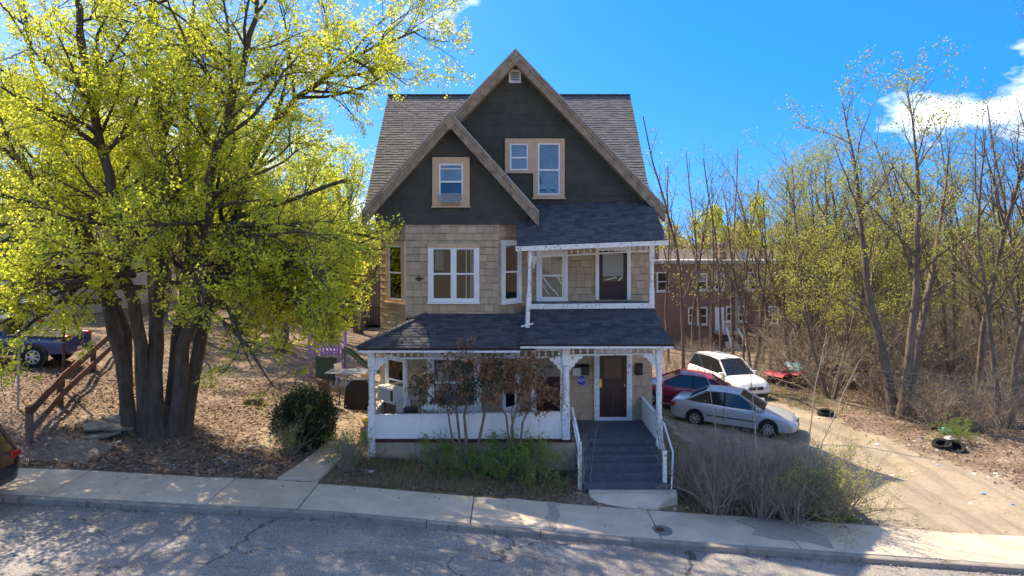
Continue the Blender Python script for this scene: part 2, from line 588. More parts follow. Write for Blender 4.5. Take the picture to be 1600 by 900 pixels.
def ground_material():
    m = bpy.data.materials.new('ground_soil')
    m.use_nodes = True
    t = m.node_tree
    b = t.nodes['Principled BSDF']
    b.inputs['Roughness'].default_value = .95
    b.inputs['Specular IOR Level'].default_value = .1
    at = _n(t, 'ShaderNodeAttribute')
    at.attribute_name = 'zone'
    sep = _n(t, 'ShaderNodeSeparateColor')
    t.links.new(at.outputs['Color'], sep.inputs[0])
    geo = _n(t, 'ShaderNodeNewGeometry')
    def noise(sc, det=6, ro=.65):
        n = _n(t, 'ShaderNodeTexNoise')
        n.inputs['Scale'].default_value = sc
        n.inputs['Detail'].default_value = det
        n.inputs['Roughness'].default_value = ro
        t.links.new(geo.outputs['Position'], n.inputs['Vector'])
        return n.outputs[0]
    def ramp(src, lo, hi, a=0, bb=1):
        r = _n(t, 'ShaderNodeMapRange')
        r.inputs[1].default_value = lo
        r.inputs[2].default_value = hi
        r.inputs[3].default_value = a
        r.inputs[4].default_value = bb
        t.links.new(src, r.inputs[0])
        return r.outputs[0]
    def mix(f, a, bb):
        x = _n(t, 'ShaderNodeMixRGB')
        t.links.new(f, x.inputs[0])
        for i, q in ((1, a), (2, bb)):
            if isinstance(q, tuple):
                x.inputs[i].default_value = (*q, 1)
            else:
                t.links.new(q, x.inputs[i])
        return x.outputs[0]
    n1 = noise(.9)
    n2 = noise(7)
    n3 = noise(45, 3)
    # fallen leaves: small cells of different browns
    vo = _n(t, 'ShaderNodeTexVoronoi')
    vo.inputs['Scale'].default_value = 13
    vo.inputs['Randomness'].default_value = 1
    t.links.new(geo.outputs['Position'], vo.inputs['Vector'])
    vs = _n(t, 'ShaderNodeSeparateColor')
    t.links.new(vo.outputs['Color'], vs.inputs[0])
    leafc = mix(vs.outputs[0], (.11, .078, .058), (.30, .225, .17))
    leafc = mix(ramp(vs.outputs[1], .88, .93), leafc, (.44, .34, .26))
    leafc = mix(ramp(n1, .42, .62), leafc, mix(n2, (.11, .077, .055), (.20, .145, .105)))
    dirt = mix(ramp(n2, .35, .65), (.37, .305, .225), (.295, .24, .175))
    dirt = mix(ramp(n1, .46, .66), dirt, (.25, .20, .145))
    dirt = mix(ramp(n3, .62, .7), dirt, (.46, .41, .33))
    rm = _n(t, 'ShaderNodeMapping')
    rm.inputs['Scale'].default_value = (1.5, .16, 1)
    rm.inputs['Rotation'].default_value = (0, 0, .22)
    t.links.new(geo.outputs['Position'], rm.inputs[0])
    rn = _n(t, 'ShaderNodeTexNoise')
    rn.inputs['Scale'].default_value = 1.3
    rn.inputs['Detail'].default_value = 7
    t.links.new(rm.outputs[0], rn.inputs['Vector'])
    dirt = mix(ramp(rn.outputs[0], .50, .62, 0, .75), dirt, (.225, .185, .14))
    dirt = mix(ramp(noise(22, 4), .60, .68, 0, .7), dirt, (.20, .165, .125))
    grs = mix(ramp(n2, .38, .62), (.085, .085, .032), (.17, .13, .075))
    grs = mix(ramp(n3, .5, .7), grs, (.20, .165, .09))
    def brk(src):
        a = _n(t, 'ShaderNodeMath')
        a.operation = 'ADD'
        t.links.new(src, a.inputs[0])
        s2 = _n(t, 'ShaderNodeMath')
        s2.operation = 'MULTIPLY_ADD'
        t.links.new(noise(2.4, 8, .7), s2.inputs[0])
        s2.inputs[1].default_value = 1.3
        s2.inputs[2].default_value = -.65
        t.links.new(s2.outputs[0], a.inputs[1])
        return ramp(a.outputs[0], .38, .62)
    c = mix(brk(sep.outputs[1]), leafc, grs)
    c = mix(brk(sep.outputs[0]), c, dirt)
    t.links.new(c, b.inputs['Base Color'])
    bp = _n(t, 'ShaderNodeBump')
    bp.inputs['Strength'].default_value = .7
    bp.inputs['Distance'].default_value = .04
    ad = _n(t, 'ShaderNodeMath')
    ad.operation = 'ADD'
    t.links.new(vs.outputs[0], ad.inputs[0])
    t.links.new(n2, ad.inputs[1])
    t.links.new(ad.outputs[0], bp.inputs['Height'])
    t.links.new(bp.outputs[0], b.inputs['Normal'])
    return m

def zone_masks(x, y):
    left = np.interp(y, [16.8, 18.2, 20, 23, 27, 31], [8.0, 8.6, 7.9, 6.3, 5.2, 5.0])
    right = np.interp(y, [16.8, 19.6, 24.5, 29, 33], [17.0, 14.9, 13.6, 12.4, 10])
    d = np.minimum(x - left, right - x)
    dirt = np.clip(.5 + d * .6, 0, 1) * sstep((36 - y) / 6)
    yard = np.clip(.5 + np.minimum(x + 8.2, -4.2 - x) * .5, 0, 1) * sstep((y - 18.4) / 2) * sstep((34 - y) / 6) * .62
    dirt = np.maximum(dirt, yard)
    g = np.clip(.5 + np.minimum(x - 4.0, 8.0 - x) * .5, 0, 1) * sstep((33 - y) / 5)
    g2 = np.clip(.5 + np.minimum(x + 5.2, 1.8 - x) * .5, 0, 1) * sstep((20.5 - y) / 2) * .62
    g4 = np.where(y < 4, .9, 0.)  # unseen ground behind the camera, turned to grass to darken the window reflections
    g3 = np.clip(.5 + np.minimum(x - 9, 15 - x) * .4, 0, 1) * sstep((y - 27) / 3) * sstep((40 - y) / 6) * .6
    return dirt, np.maximum(np.maximum(g, g2), np.maximum(g3, g4))

def axis(pts):
    out = []
    for (a, b, st) in pts:
        out += list(np.arange(a, b, st))
    out.append(pts[-1][1])
    return np.array(out)
gx = axis([(-900, -120, 120), (-120, -40, 8), (-40, -22, 1), (-22, 22, .35), (22, 40, 1), (40, 120, 8), (120, 900, 120)])
gy = np.concatenate([np.array([-900, -300, -80, -20, -5, 0, 3, 4.15, 4.25, 8, 12, 15, 16.65, 16.72]), axis([(16.76, 34, .3), (34, 60, 1.2), (60, 140, 10), (140, 1500, 150)])])
GX, GY = np.meshgrid(gx, gy)
GZ = ground_z(GX, GY)
nx, ny = len(gx), len(gy)
V = np.stack([GX, GY, GZ], -1).reshape(-1, 3)
idx = np.arange(nx * ny).reshape(ny, nx)
Fq = np.stack([idx[:-1, :-1], idx[:-1, 1:], idx[1:, 1:], idx[1:, :-1]], -1).reshape(-1, 4)
ground = mesh_np('ground', V, Fq, ground_material(), smooth=True)
tag(ground, kind='structure')
zd, zg = zone_masks(V[:, 0], V[:, 1])
ca = ground.data.color_attributes.new('zone', 'FLOAT_COLOR', 'POINT')
ca.data.foreach_set('color', np.stack([zd, zg, 0 * zd, 1 + 0 * zd], -1).astype(np.float32).ravel())

# ---- road
def road_material():
    m = mk('asphalt', (.27, .25, .23), (.20, .187, .175), scale=1.1, rough=.92, bump=.55, bscale=110, wear=(.36, .335, .305), wscale=.8, wlo=.5, whi=.72, stretch=(.6, 1.2, 1))
    t = m.node_tree
    b = t.nodes['Principled BSDF']
    src = b.inputs['Base Color'].links[0].from_socket
    geo = _n(t, 'ShaderNodeNewGeometry')
    # coarse aggregate speckle
    sp = _n(t, 'ShaderNodeTexNoise')
    sp.inputs['Scale'].default_value = 38
    sp.inputs['Detail'].default_value = 3
    t.links.new(geo.outputs['Position'], sp.inputs['Vector'])
    sr = _n(t, 'ShaderNodeMapRange')
    sr.inputs[1].default_value = .35
    sr.inputs[2].default_value = .65
    sr.inputs[3].default_value = .55
    sr.inputs[4].default_value = 1.4
    t.links.new(sp.outputs[0], sr.inputs[0])
    sc = _n(t, 'ShaderNodeVectorMath')
    sc.operation = 'SCALE'
    t.links.new(src, sc.inputs[0])
    t.links.new(sr.outputs[0], sc.inputs['Scale'])
    # cracks: edges of large warped cells
    wn = _n(t, 'ShaderNodeTexNoise')
    wn.inputs['Scale'].default_value = 1.6
    wn.inputs['Detail'].default_value = 6
    t.links.new(geo.outputs['Position'], wn.inputs['Vector'])
    ad = _n(t, 'ShaderNodeVectorMath')
    ad.operation = 'MULTIPLY_ADD'
    ad.inputs[1].default_value = (1.2, 1.2, 0)
    t.links.new(wn.outputs['Color'], ad.inputs[0])
    t.links.new(geo.outputs['Position'], ad.inputs[2])
    mpx = _n(t, 'ShaderNodeMapping')
    mpx.inputs['Scale'].default_value = (.22, .75, 0)
    t.links.new(ad.outputs[0], mpx.inputs[0])
    vo = _n(t, 'ShaderNodeTexVoronoi')
    vo.feature = 'DISTANCE_TO_EDGE'
    vo.inputs['Scale'].default_value = 1
    t.links.new(mpx.outputs[0], vo.inputs['Vector'])
    cr_ = _n(t, 'ShaderNodeMapRange')
    cr_.inputs[1].default_value = .003
    cr_.inputs[2].default_value = .010
    cr_.inputs[3].default_value = .75
    cr_.inputs[4].default_value = 0
    t.links.new(vo.outputs['Distance'], cr_.inputs[0])
    mx = _n(t, 'ShaderNodeMixRGB')
    mx.inputs[2].default_value = (.035, .033, .032, 1)
    t.links.new(cr_.outputs[0], mx.inputs[0])
    t.links.new(sc.outputs[0], mx.inputs[1])
    t.links.new(mx.outputs[0], b.inputs['Base Color'])
    return m
def strip(name, y0, y1, dz, mat, x0=-70, x1=70, n=141, ny=2):
    xs = np.linspace(x0, x1, n)
    ys = np.linspace(y0, y1, ny)
    A, B = np.meshgrid(xs, ys)
    Z = street_z(A) + dz
    ii = np.arange(n * ny).reshape(ny, n)
    fq = np.stack([ii[:-1, :-1], ii[:-1, 1:], ii[1:, 1:], ii[1:, :-1]], -1).reshape(-1, 4)
    return mesh_np(name, np.stack([A, B, Z], -1).reshape(-1, 3), fq, mat, smooth=True)
tag(strip('road', 5.4, 15.05, -.035, road_material(), ny=12), kind='structure')

# ---- sidewalk: a bed, the slabs on it and the kerb stones in front
side = tag(strip('sidewalk', 15.02, 16.86, .02, M['kerb']), kind='structure')
joints = [-34, -31, -28, -25, -22.2, -19.4, -16.6, -13.4, -10.3, -6.75, -4.72, -.92, .92, 3.3, 6.4, 9.4, 12.6, 15.8, 19, 22, 25, 28, 31, 34]
for i in range(len(joints) - 1):
    a, b = joints[i] + .012, joints[i + 1] - .012
    mb = MB()
    n = 5
    top = []
    t0 = rng.uniform(-.010, .012)
    t1 = rng.uniform(-.010, .012)
    skew = rng.uniform(-.05, .05)
    for k in range(n):
        for (yy, ed) in ((15.17, 0), (16.8 + rng.uniform(-.04, .05), 1)):
            x = lerp(a, b, k / (n - 1)) + (skew if 0 < 1 and ed and 0 < k < n - 1 else 0)
            top.append((x, yy, float(street_z(x)) + .105 + lerp(t0, t1, k / (n - 1))))
    vs = top + [(p[0], p[1], p[2] - .08) for p in top]
    fs = []
    for k in range(n - 1):
        q = 2 * k
        fs.append((q, q + 2, q + 3, q + 1))
        fs.append((q + 2 * n, q + 2 + 2 * n, q + 2, q))
        fs.append((q + 1, q + 3, q + 3 + 2 * n, q + 1 + 2 * n))
    fs.append((0, 1, 1 + 2 * n, 2 * n))
    e = 2 * (n - 1)
    fs.append((e + 1, e, e + 2 * n, e + 1 + 2 * n))
    mb.add(vs, fs)
    mb.build('paving_slab', M['concrete'], side, bevel=.012)
x = -33.0
while x < 33:
    L = rng.uniform(1.9, 2.8)
    mb = MB()
    dz = rng.uniform(-.018, .008)
    dy = rng.uniform(-.012, .012)
    vs = []
    for xx in (x + .008, x + L - .008):
        s = float(street_z(xx))
        for (yy, zz) in ((15.0 + dy, -.10), (15.0 + dy, .085 + dz), (15.03 + dy, .10 + dz), (15.155, .10 + dz), (15.155, -.10)):
            vs.append((xx, yy, s + zz))
    mb.add(vs, [(0, 5, 6, 1), (1, 6, 7, 2), (2, 7, 8, 3), (3, 8, 9, 4), (0, 1, 2, 3, 4), (9, 8, 7, 6, 5)])
    mb.build('kerb_stone', M['kerb'], side)
    x += L
# asphalt patch over the slabs by the driveway, and the valve cover
mb = MB()
pts = [(5.5, 15.75), (5.9, 15.6), (6.7, 15.55), (7.15, 15.3), (7.3, 15.9), (6.95, 16.4), (6.4, 16.75), (5.8, 16.78), (5.35, 16.5), (5.7, 16.1)]
mb.prism([(a, b, float(street_z(a)) + .10) for a, b in pts], (0, 0, .022))
mb.build('asphalt_patch', mk('patch_asphalt', (.36, .31, .25), (.27, .23, .185), scale=9, rough=.95, bump=.5), side)
mb = MB()
pts = [(.86, 15.2), (1.0, 15.22), (.98, 15.6), (1.12, 16.0), (1.06, 16.75), (.84, 16.78), (.9, 16.2), (.78, 15.8)]
mb.prism([(a, b, float(street_z(a)) + .10) for a, b in pts], (0, 0, .020))
mb.build('joint_repair', mk('tar_repair', (.40, .34, .28), (.3, .255, .21), scale=9, rough=.9), side)
mb = MB()
cz = float(street_z(3.33)) + .105
mb.lathe((3.36, 15.62, cz), [(.28, -.04), (.28, .012), (.2, .018), (.0, .018)], 14, mi=0)
vo_ = mb.build('valve_surround', mk('dark_concrete', (.2, .185, .17), (.14, .13, .12), scale=8), side)
mb = MB()
mb.lathe((3.36, 15.62, cz + .018), [(.10, -.01), (.10, .016), (.07, .02), (.0, .02)], 14)
mb.build('valve_cover', M['iron'], vo_)
# far kerb strip on the camera's side of the street
tag(strip('far_sidewalk', 4.2, 5.42, .09, M['concrete']), kind='structure')

# ---- garden path on the left and the walk to the steps
def pathway(name, left, right, mat, lift=.05):
    """slabs between two edge polylines"""
    root = None
    for i in range(len(left) - 1):
        q = [left[i], right[i], right[i + 1], left[i + 1]]
        cx = sum(p[0] for p in q) / 4
        cy = sum(p[1] for p in q) / 4
        q = [(cx + (p[0] - cx) * .985, cy + (p[1] - cy) * .985) for p in q]
        mb = MB()
        zt = [max(gz(*p), gz(cx, cy)) + lift for p in q]
        vs = [(p[0], p[1], z) for p, z in zip(q, zt)] + [(p[0], p[1], z - .25) for p, z in zip(q, zt)]
        mb.add(vs, [(0, 1, 2, 3), (7, 6, 5, 4), (0, 4, 5, 1), (1, 5, 6, 2), (2, 6, 7, 3), (3, 7, 4, 0)])
        if root is None:
            root = mb.build(name, mat, None)
            tag(root, kind='structure')
        else:
            mb.build('paving_slab', mat, root)
    return root
pathway('garden_path', [(-5.75, 16.84), (-5.6, 17.9), (-5.5, 19.0), (-5.45, 20.2)], [(-4.75, 16.84), (-4.65, 17.9), (-4.6, 19.0), (-4.6, 20.2)], M['concrete'])
def wz(y):
    return lerp(float(street_z(2.9)) + .10, .13, sstep((y - 16.8) / .6))
mb = MB()
pp = [(1.95, 17.52), (1.95, 17.25), (2.18, 16.98), (2.35, 16.84), (3.55, 16.84), (3.75, 17.05), (4.15, 17.25), (4.2, 17.6), (1.95, 17.6)]
n = len(pp)
vs = [(a, b, -.4) for a, b in pp] + [(a, b, lerp(-.06, .12, sstep((b - 16.84) / .5)) ) for a, b in pp]
cc = len(vs)
vs.append((2.95, 17.3, .115))
mb.add(vs, [(i, (i + 1) % n, n + (i + 1) % n, n + i) for i in range(n)] + [(n + i, n + (i + 1) % n, cc) for i in range(n)])
tag(mb.build('step_landing', M['concrete'], None, bevel=.015), kind='structure')
# ================================================================== THE HOUSE
HB = Vector((0.1, 24.0, .3))
house = thing('house', 'three-storey wooden house with two dark gables, tan siding and stacked front porches', 'house', HB, world=True)
ZR = CZ                                   # heights below are given from the camera level
def Z(zr):
    return ZR + zr
A_, B_, C_, D_ = (-4.0, 21.0), (-3.1, 20.1), (-.41, 20.1), (.49, 21.0)
XR = 4.26
YB = 31.8
f_bay = Frame(B_)
f_lch = Frame(A_, -PI / 4)
f_rch = Frame(C_, PI / 4)
f_fac = Frame(D_)
f_right = Frame((XR, 21.0), PI / 2)
f_left = Frame((-4.0, YB), -PI / 2)

def solid(name, foot, z0, z1, mat, parent=house):
    mb = MB()
    mb.prism([(p[0], p[1], z0) for p in foot], (0, 0, z1 - z0))
    return mb.build(name, mat, parent)
wall = solid('wall', [A_, B_, C_, D_, (XR, 21.0), (XR, YB), (-4.0, YB)], -.3, Z(.48), M['wallcore'])
wall_up = solid('upper_wall', [(-3.98, 21.02), (XR - .02, 21.02), (XR - .02, YB - .02), (-3.98, YB - .02)], Z(.482), Z(1.05), M['wallcore'])

# ---- siding tiles: one shared mesh, scaled to each tile's size; the bottom edge stands proud
tm = bpy.data.meshes.new('siding_tile')
tm.from_pydata([(0, .002, 0), (1, .002, 0), (1, -.030, 0), (0, -.030, 0), (0, .002, 1), (1, .002, 1), (1, -.007, 1), (0, -.007, 1)], [],
               [(0, 1, 2, 3), (7, 6, 5, 4), (3, 2, 6, 7), (2, 1, 5, 6), (1, 0, 4, 5), (0, 3, 7, 4)])
tm.flip_normals()
tm.materials.append(M['tile'])
TH = .207
def lay_tiles(fr, u0, u1, z0, z1, holes=(), joined=None, seed=0, wmin=.2, wmax=.31):
    r = random.Random(seed)
    z = z0
    row = 0
    jb = MB()
    while z < z1 - .03:
        h = min(TH, z1 - z)
        u = u0 - r.uniform(0, .2)
        while u < u1 - .01:
            wd = r.uniform(wmin, wmax)
            a, b = max(u, u0), min(u + wd, u1)
            u += wd
            if u1 - u < .06:
                b = u1
                u = u1
            if b - a < .015:
                continue
            if any(a > q[0] and b < q[1] and z > q[2] - .01 and z + h < q[3] + .01 for q in holes):
                continue
            g = .007
            dz = r.uniform(-.006, .006)
            if joined:
                jb.fbox(fr, a + g / 2, b - g / 2, .0, .021, z + dz + .004, z + h)
            else:
                o = bpy.data.objects.new('siding_tile', tm)
                C.objects.link(o)
                o.parent = wall
                o.location = fr.p(a + g / 2, 0, z + dz)
                o.rotation_euler = (r.uniform(-.006, .006), r.uniform(-.004, .004), fr.ang)
                o.scale = (b - a - g, r.uniform(.85, 1.25), h - .009)
        z += TH
        row += 1
    if joined:
        o = jb.build(joined, M['tile_isl'], wall)
        tag(o, kind='stuff')

# openings (outer casing) in each wall plane: u0, u1, z0, z1
R = {}
R['bay2'] = f_bay.rect(669, 381, 749, 472)
R['lch2'] = f_lch.rect(606, 377, 635, 472)
R['rch2'] = f_rch.rect(782, 375, 812, 472)
R['por2'] = f_fac.rect(838, 391, 887, 470)
R['door2'] = f_fac.rect(930, 386, 985, 468)
R['lch1'] = f_lch.rect(605, 556, 637, 629)
R['bay1'] = f_bay.rect(668, 551, 752, 640)
R['rch1'] = f_rch.rect(783, 553, 808, 640)
R['door66'] = f_fac.rect(833, 543, 880, 655)
R['door1'] = f_fac.rect(928, 543, 987, 657)
DECK = Z(-5.49)
UDECK = Z(-1.86)
wl = math.hypot(.9, .9)
zt2 = Z(.48)
lay_tiles(f_bay, 0, 2.69, Z(-2.28), zt2, [R['bay2']], seed=1)
lay_tiles(f_lch, 0, wl, Z(-2.9), zt2, [R['lch2']], seed=2)
lay_tiles(f_rch, 0, wl, Z(-2.2), zt2, [R['rch2']], seed=3)
lay_tiles(f_fac, 0, XR - .49, UDECK, Z(-.02), [R['por2'], R['door2']], seed=4)
lay_tiles(f_fac, 1.0, XR - .49, DECK, Z(-3.05), [R['door1'], R['door66']], seed=5)
lay_tiles(f_fac, 0, 1.0, DECK, Z(-3.05), [R['door66']], joined='entry_siding', seed=6)
lay_tiles(f_bay, 0, 2.69, DECK, Z(-2.9), [R['bay1']], joined='porch_siding', seed=7)
lay_tiles(f_lch, 0, wl, DECK, Z(-2.95), [R['lch1']], joined='corner_siding', seed=8)
lay_tiles(f_rch, 0, wl, DECK, Z(-2.9), [R['rch1']], joined='inner_corner_siding', seed=9)
lay_tiles(f_right, 0, YB - 21, -.2, Z(1.03), [], joined='side_siding', seed=10)
lay_tiles(f_left, 0, YB - 21, -.2, Z(1.03), [], joined='far_side_siding', seed=11)
# corner boards
for fr, u in ((f_bay, -.01), (f_bay, 2.70)):
    mb = MB()
    p = fr.p(u, .012, 0)
    mb.tube([(p.x, p.y, DECK), (p.x, p.y, zt2)], .018, 6)
    mb.build('corner_strip', M['tile_isl'], wall)

# ---- dark gable faces: panels clipped to the gable outline
def clip(poly, a, b):
    """keep the part of a 2D polygon on the left of a->b"""
    out = []
    n = len(poly)
    def side(p):
        return (b[0] - a[0]) * (p[1] - a[1]) - (b[1] - a[1]) * (p[0] - a[0])
    for i in range(n):
        p, q = poly[i], poly[(i + 1) % n]
        sp, sq = side(p), side(q)
        if sp >= 0:
            out.append(p)
        if (sp > 0 and sq < 0) or (sp < 0 and sq > 0):
            t = sp / (sp - sq)
            out.append((p[0] + (q[0] - p[0]) * t, p[1] + (q[1] - p[1]) * t))
    return out
def area(p):
    return abs(sum(p[i][0] * p[(i + 1) % len(p)][1] - p[(i + 1) % len(p)][0] * p[i][1] for i in range(len(p)))) / 2
def panels(fr, outline, parent, seed, ph=.355, holes=()):
    r = random.Random(seed)
    us = [p[0] for p in outline]
    zs = [p[1] for p in outline]
    z = min(zs)
    while z < max(zs):
        u = min(us) - r.uniform(0, .9)
        while u < max(us):
            wd = r.uniform(.82, 1.18)
            q = [(u + .003, z + .003), (u + wd - .003, z + .003), (u + wd - .003, z + ph), (u + .003, z + ph)]
            u += wd
            for i in range(len(outline)):
                q = clip(q, outline[i], outline[(i + 1) % len(outline)])
                if len(q) < 3:
                    break
            if len(q) < 3 or area(q) < .004:
                continue
            mb = MB()
            t = r.uniform(.008, .012)
            zb = min(p[1] for p in q)
            n = len(q)
            fr_pts = [fr.p(p[0], t + .009 * (1 - (p[1] - z) / ph), p[1]) for p in q]
            bk = [fr.p(p[0], .0, p[1]) for p in q]
            fs = [tuple(range(n))]
            for i in range(n):
                j = (i + 1) % n
                fs.append((j, i, n + i, n + j))
            mb.add(fr_pts + bk, fs)
            mb.build('gable_panel', M['dark'], parent)
        z += ph
# small gable: solid attic over the bay, flush with its front
SA = (-1.78, Z(3.67))
ss = 1.12
def small_z(x):
    return SA[1] - ss * abs(x - SA[0])
sgx0, sgx1 = -4.0, .47
gs = [(sgx0, Z(.482)), (sgx1, Z(.482)), (sgx1, small_z(sgx1) - .1), (SA[0], SA[1] - .1), (sgx0, small_z(sgx0) - .1)]
mb = MB()
mb.prism([(p[0], 20.1, p[1]) for p in gs], (0, 4.6, 0))
sg = mb.build('small_gable', M['wallcore'], house)
f20 = Frame((0, 20.1))
panels(f20, gs, sg, 21)
mb = MB()
mb.box(sgx0, sgx1, 20.075, 20.12, Z(.44), Z(.49))
mb.build('gable_sill_board', M['dark'], sg)
# big gable
BA = (.1, Z(5.70))
bs = 1.05
def big_z(x):
    return BA[1] - bs * abs(x - BA[0])
gb = [(-4.2, Z(1.0)), (XR, Z(1.0)), (XR, big_z(XR) - .1), (BA[0], BA[1] - .1), (-4.2, big_z(-4.2) - .1)]
mb = MB()
mb.prism([(p[0], 21.0, p[1]) for p in [(-1.9, Z(1.0)), (XR, Z(1.0)), (XR, big_z(XR) - .1), (BA[0], BA[1] - .1), (-1.9, big_z(-1.9) - .1)]], (0, 6, 0))
bgb = mb.build('large_gable', M['wallcore'], house)
f21 = Frame((0, 21.0))
panels(f21, [(-1.7, Z(1.0)), (XR, Z(1.0)), (XR, big_z(XR) - .1), (BA[0], BA[1] - .1), (-1.7, big_z(-1.7) - .1)], bgb, 22)
# main attic under the side-to-side roof
MR_Y, MR_Z, ms_ = 26.9, Z(5.66), 1.067
MX0, MX1 = -4.85, 4.62
mb = MB()
mb.prism([(-4.0, 22.9, Z(.9)), (-4.0, 22.9, MR_Z - ms_ * 4.0 - .12), (-4.0, MR_Y, MR_Z - .12), (-4.0, 30.9, MR_Z - ms_ * 4.0 - .12), (-4.0, 30.9, Z(.9))], (XR + 4.0 - .03, 0, 0))
mb.build('attic_wall', M['dark'], house)

# ---- roofs: a slab under courses of separate shingles
def roof_plane(name, quad, mat, parent, thick=.07, expo=.14, seed=0, wmin=.16, wmax=.34, underside=None):
    """quad: convex polygon, first edge = the eave (left to right seen from outside)"""
    P = [Vector(p) for p in quad]
    u = (P[1] - P[0]).normalized()
    nrm = None
    for k in range(2, len(P)):
        nn = (P[1] - P[0]).cross(P[k] - P[0])
        if nn.length > 1e-4:
            nrm = nn.normalized()
            break
    if nrm.z < 0:
        nrm = -nrm
    v = nrm.cross(u)
    if v.z < 0:
        v = -v
    pl = [((p - P[0]).dot(u), (p - P[0]).dot(v)) for p in P]
    if sum(pl[i][0] * pl[(i + 1) % len(pl)][1] - pl[(i + 1) % len(pl)][0] * pl[i][1] for i in range(len(pl))) < 0:
        pl = pl[::-1]
    mb = MB()
    base = [p - nrm * thick for p in P]
    mb.prism(base, nrm * thick)
    down = 0 if (base[1] - base[0]).cross(base[2] - base[1]).z > 0 else 1
    mb.m[0] = mb.m[1] = 0
    mb.m[down] = 1
    slab = mb.build(name, [M['sheath'], underside or M['sheath']], parent)
    r = random.Random(seed)
    sb = MB()
    us = [p[0] for p in pl]
    vs_ = [p[1] for p in pl]
    y = min(vs_) - .02
    while y < max(vs_):
        x = min(us) - r.uniform(0, .3)
        while x < max(us):
            wd = r.uniform(wmin, wmax)
            lowv = y - (r.choice((0, 0, .018)))
            q = [(x + .002, lowv), (x + wd - .002, lowv), (x + wd - .002, y + expo * 1.02), (x + .002, y + expo * 1.02)]
            x += wd
            big = [(p[0], p[1]) for p in pl]
            for i in range(len(big)):
                q = clip(q, big[i], big[(i + 1) % len(big)])
                if len(q) < 3:
                    break
            if len(q) < 3 or area(q) < .0006:
                continue
            t = r.uniform(.010, .019)
            n = len(q)
            top = [P[0] + u * p[0] + v * p[1] + nrm * (.003 + t * max(0, 1 - (p[1] - y) / expo)) for p in q]
            bot = [P[0] + u * p[0] + v * p[1] - nrm * .002 for p in q]
            fs = [tuple(range(n))]
            for i in range(n):
                j = (i + 1) % n
                fs.append((j, i, n + i, n + j))
            sb.add(top + bot, fs)
        y += expo
    o = sb.build('shingles', mat, slab)
    tag(o, kind='stuff')
    return slab
GYF = 20.55
roof_plane('main_roof', [(MX0, 22.55, MR_Z - ms_ * 4.35), (MX1, 22.55, MR_Z - ms_ * 4.35), (MX1, MR_Y, MR_Z), (MX0, MR_Y, MR_Z)], M['roof'], house, seed=31)
roof_plane('rear_roof', [(MX1, 31.2, MR_Z - ms_ * 4.3), (MX0, 31.2, MR_Z - ms_ * 4.3), (MX0, MR_Y, MR_Z), (MX1, MR_Y, MR_Z)], M['roof'], house, expo=.3, wmin=.5, wmax=.9, seed=32)
roof_plane('large_gable_roof', [(4.55, 26.8, big_z(4.55)), (4.55, GYF, big_z(4.55)), (BA[0], GYF, BA[1]), (BA[0], 26.8, BA[1])][::-1] and
           [(4.55, GYF, big_z(4.55)), (4.55, 26.8, big_z(4.55)), (BA[0], 26.8, BA[1]), (BA[0], GYF, BA[1])], M['roof'], house, seed=33)
roof_plane('large_gable_roof', [(-1.85, 26.8, big_z(-1.85)), (-1.85, GYF, big_z(-1.85)), (BA[0], GYF, BA[1]), (BA[0], 26.8, BA[1])], M['roof'], house, seed=34)
SYF = 19.72
roof_plane('small_gable_roof', [(.74, SYF, small_z(.74)), (.74, 21.0, small_z(.74)), (SA[0], 21.0, SA[1]), (SA[0], SYF, SA[1])], M['roof'], house, seed=35)
roof_plane('small_gable_roof', [(-4.28, 24.9, small_z(-4.28)), (-4.28, SYF, small_z(-4.28)), (SA[0], SYF, SA[1]), (SA[0], 24.9, SA[1])], M['roof'], house, seed=36)
mb = MB()
x = MX0
while x < MX1 - .02:
    mb.bar((x, MR_Y, MR_Z + .012), (min(x + .2, MX1) - .004, MR_Y, MR_Z + .016), .2, .03)
    x += .2
tag(mb.build('ridge_cap', M['roof'], house), kind='stuff')
for nm, x in (('side_rake_board', MX1 - .02), ('side_rake_board', MX0 + .02)):
    mb = MB()
    mb.bar((x, 22.56, MR_Z - ms_ * 4.34 - .13), (x, MR_Y, MR_Z - .13), .04, .16)
    mb.bar((x, 31.2, MR_Z - ms_ * 4.3 - .13), (x, MR_Y, MR_Z - .13), .04, .16)
    mb.build(nm, M['rake'], house)

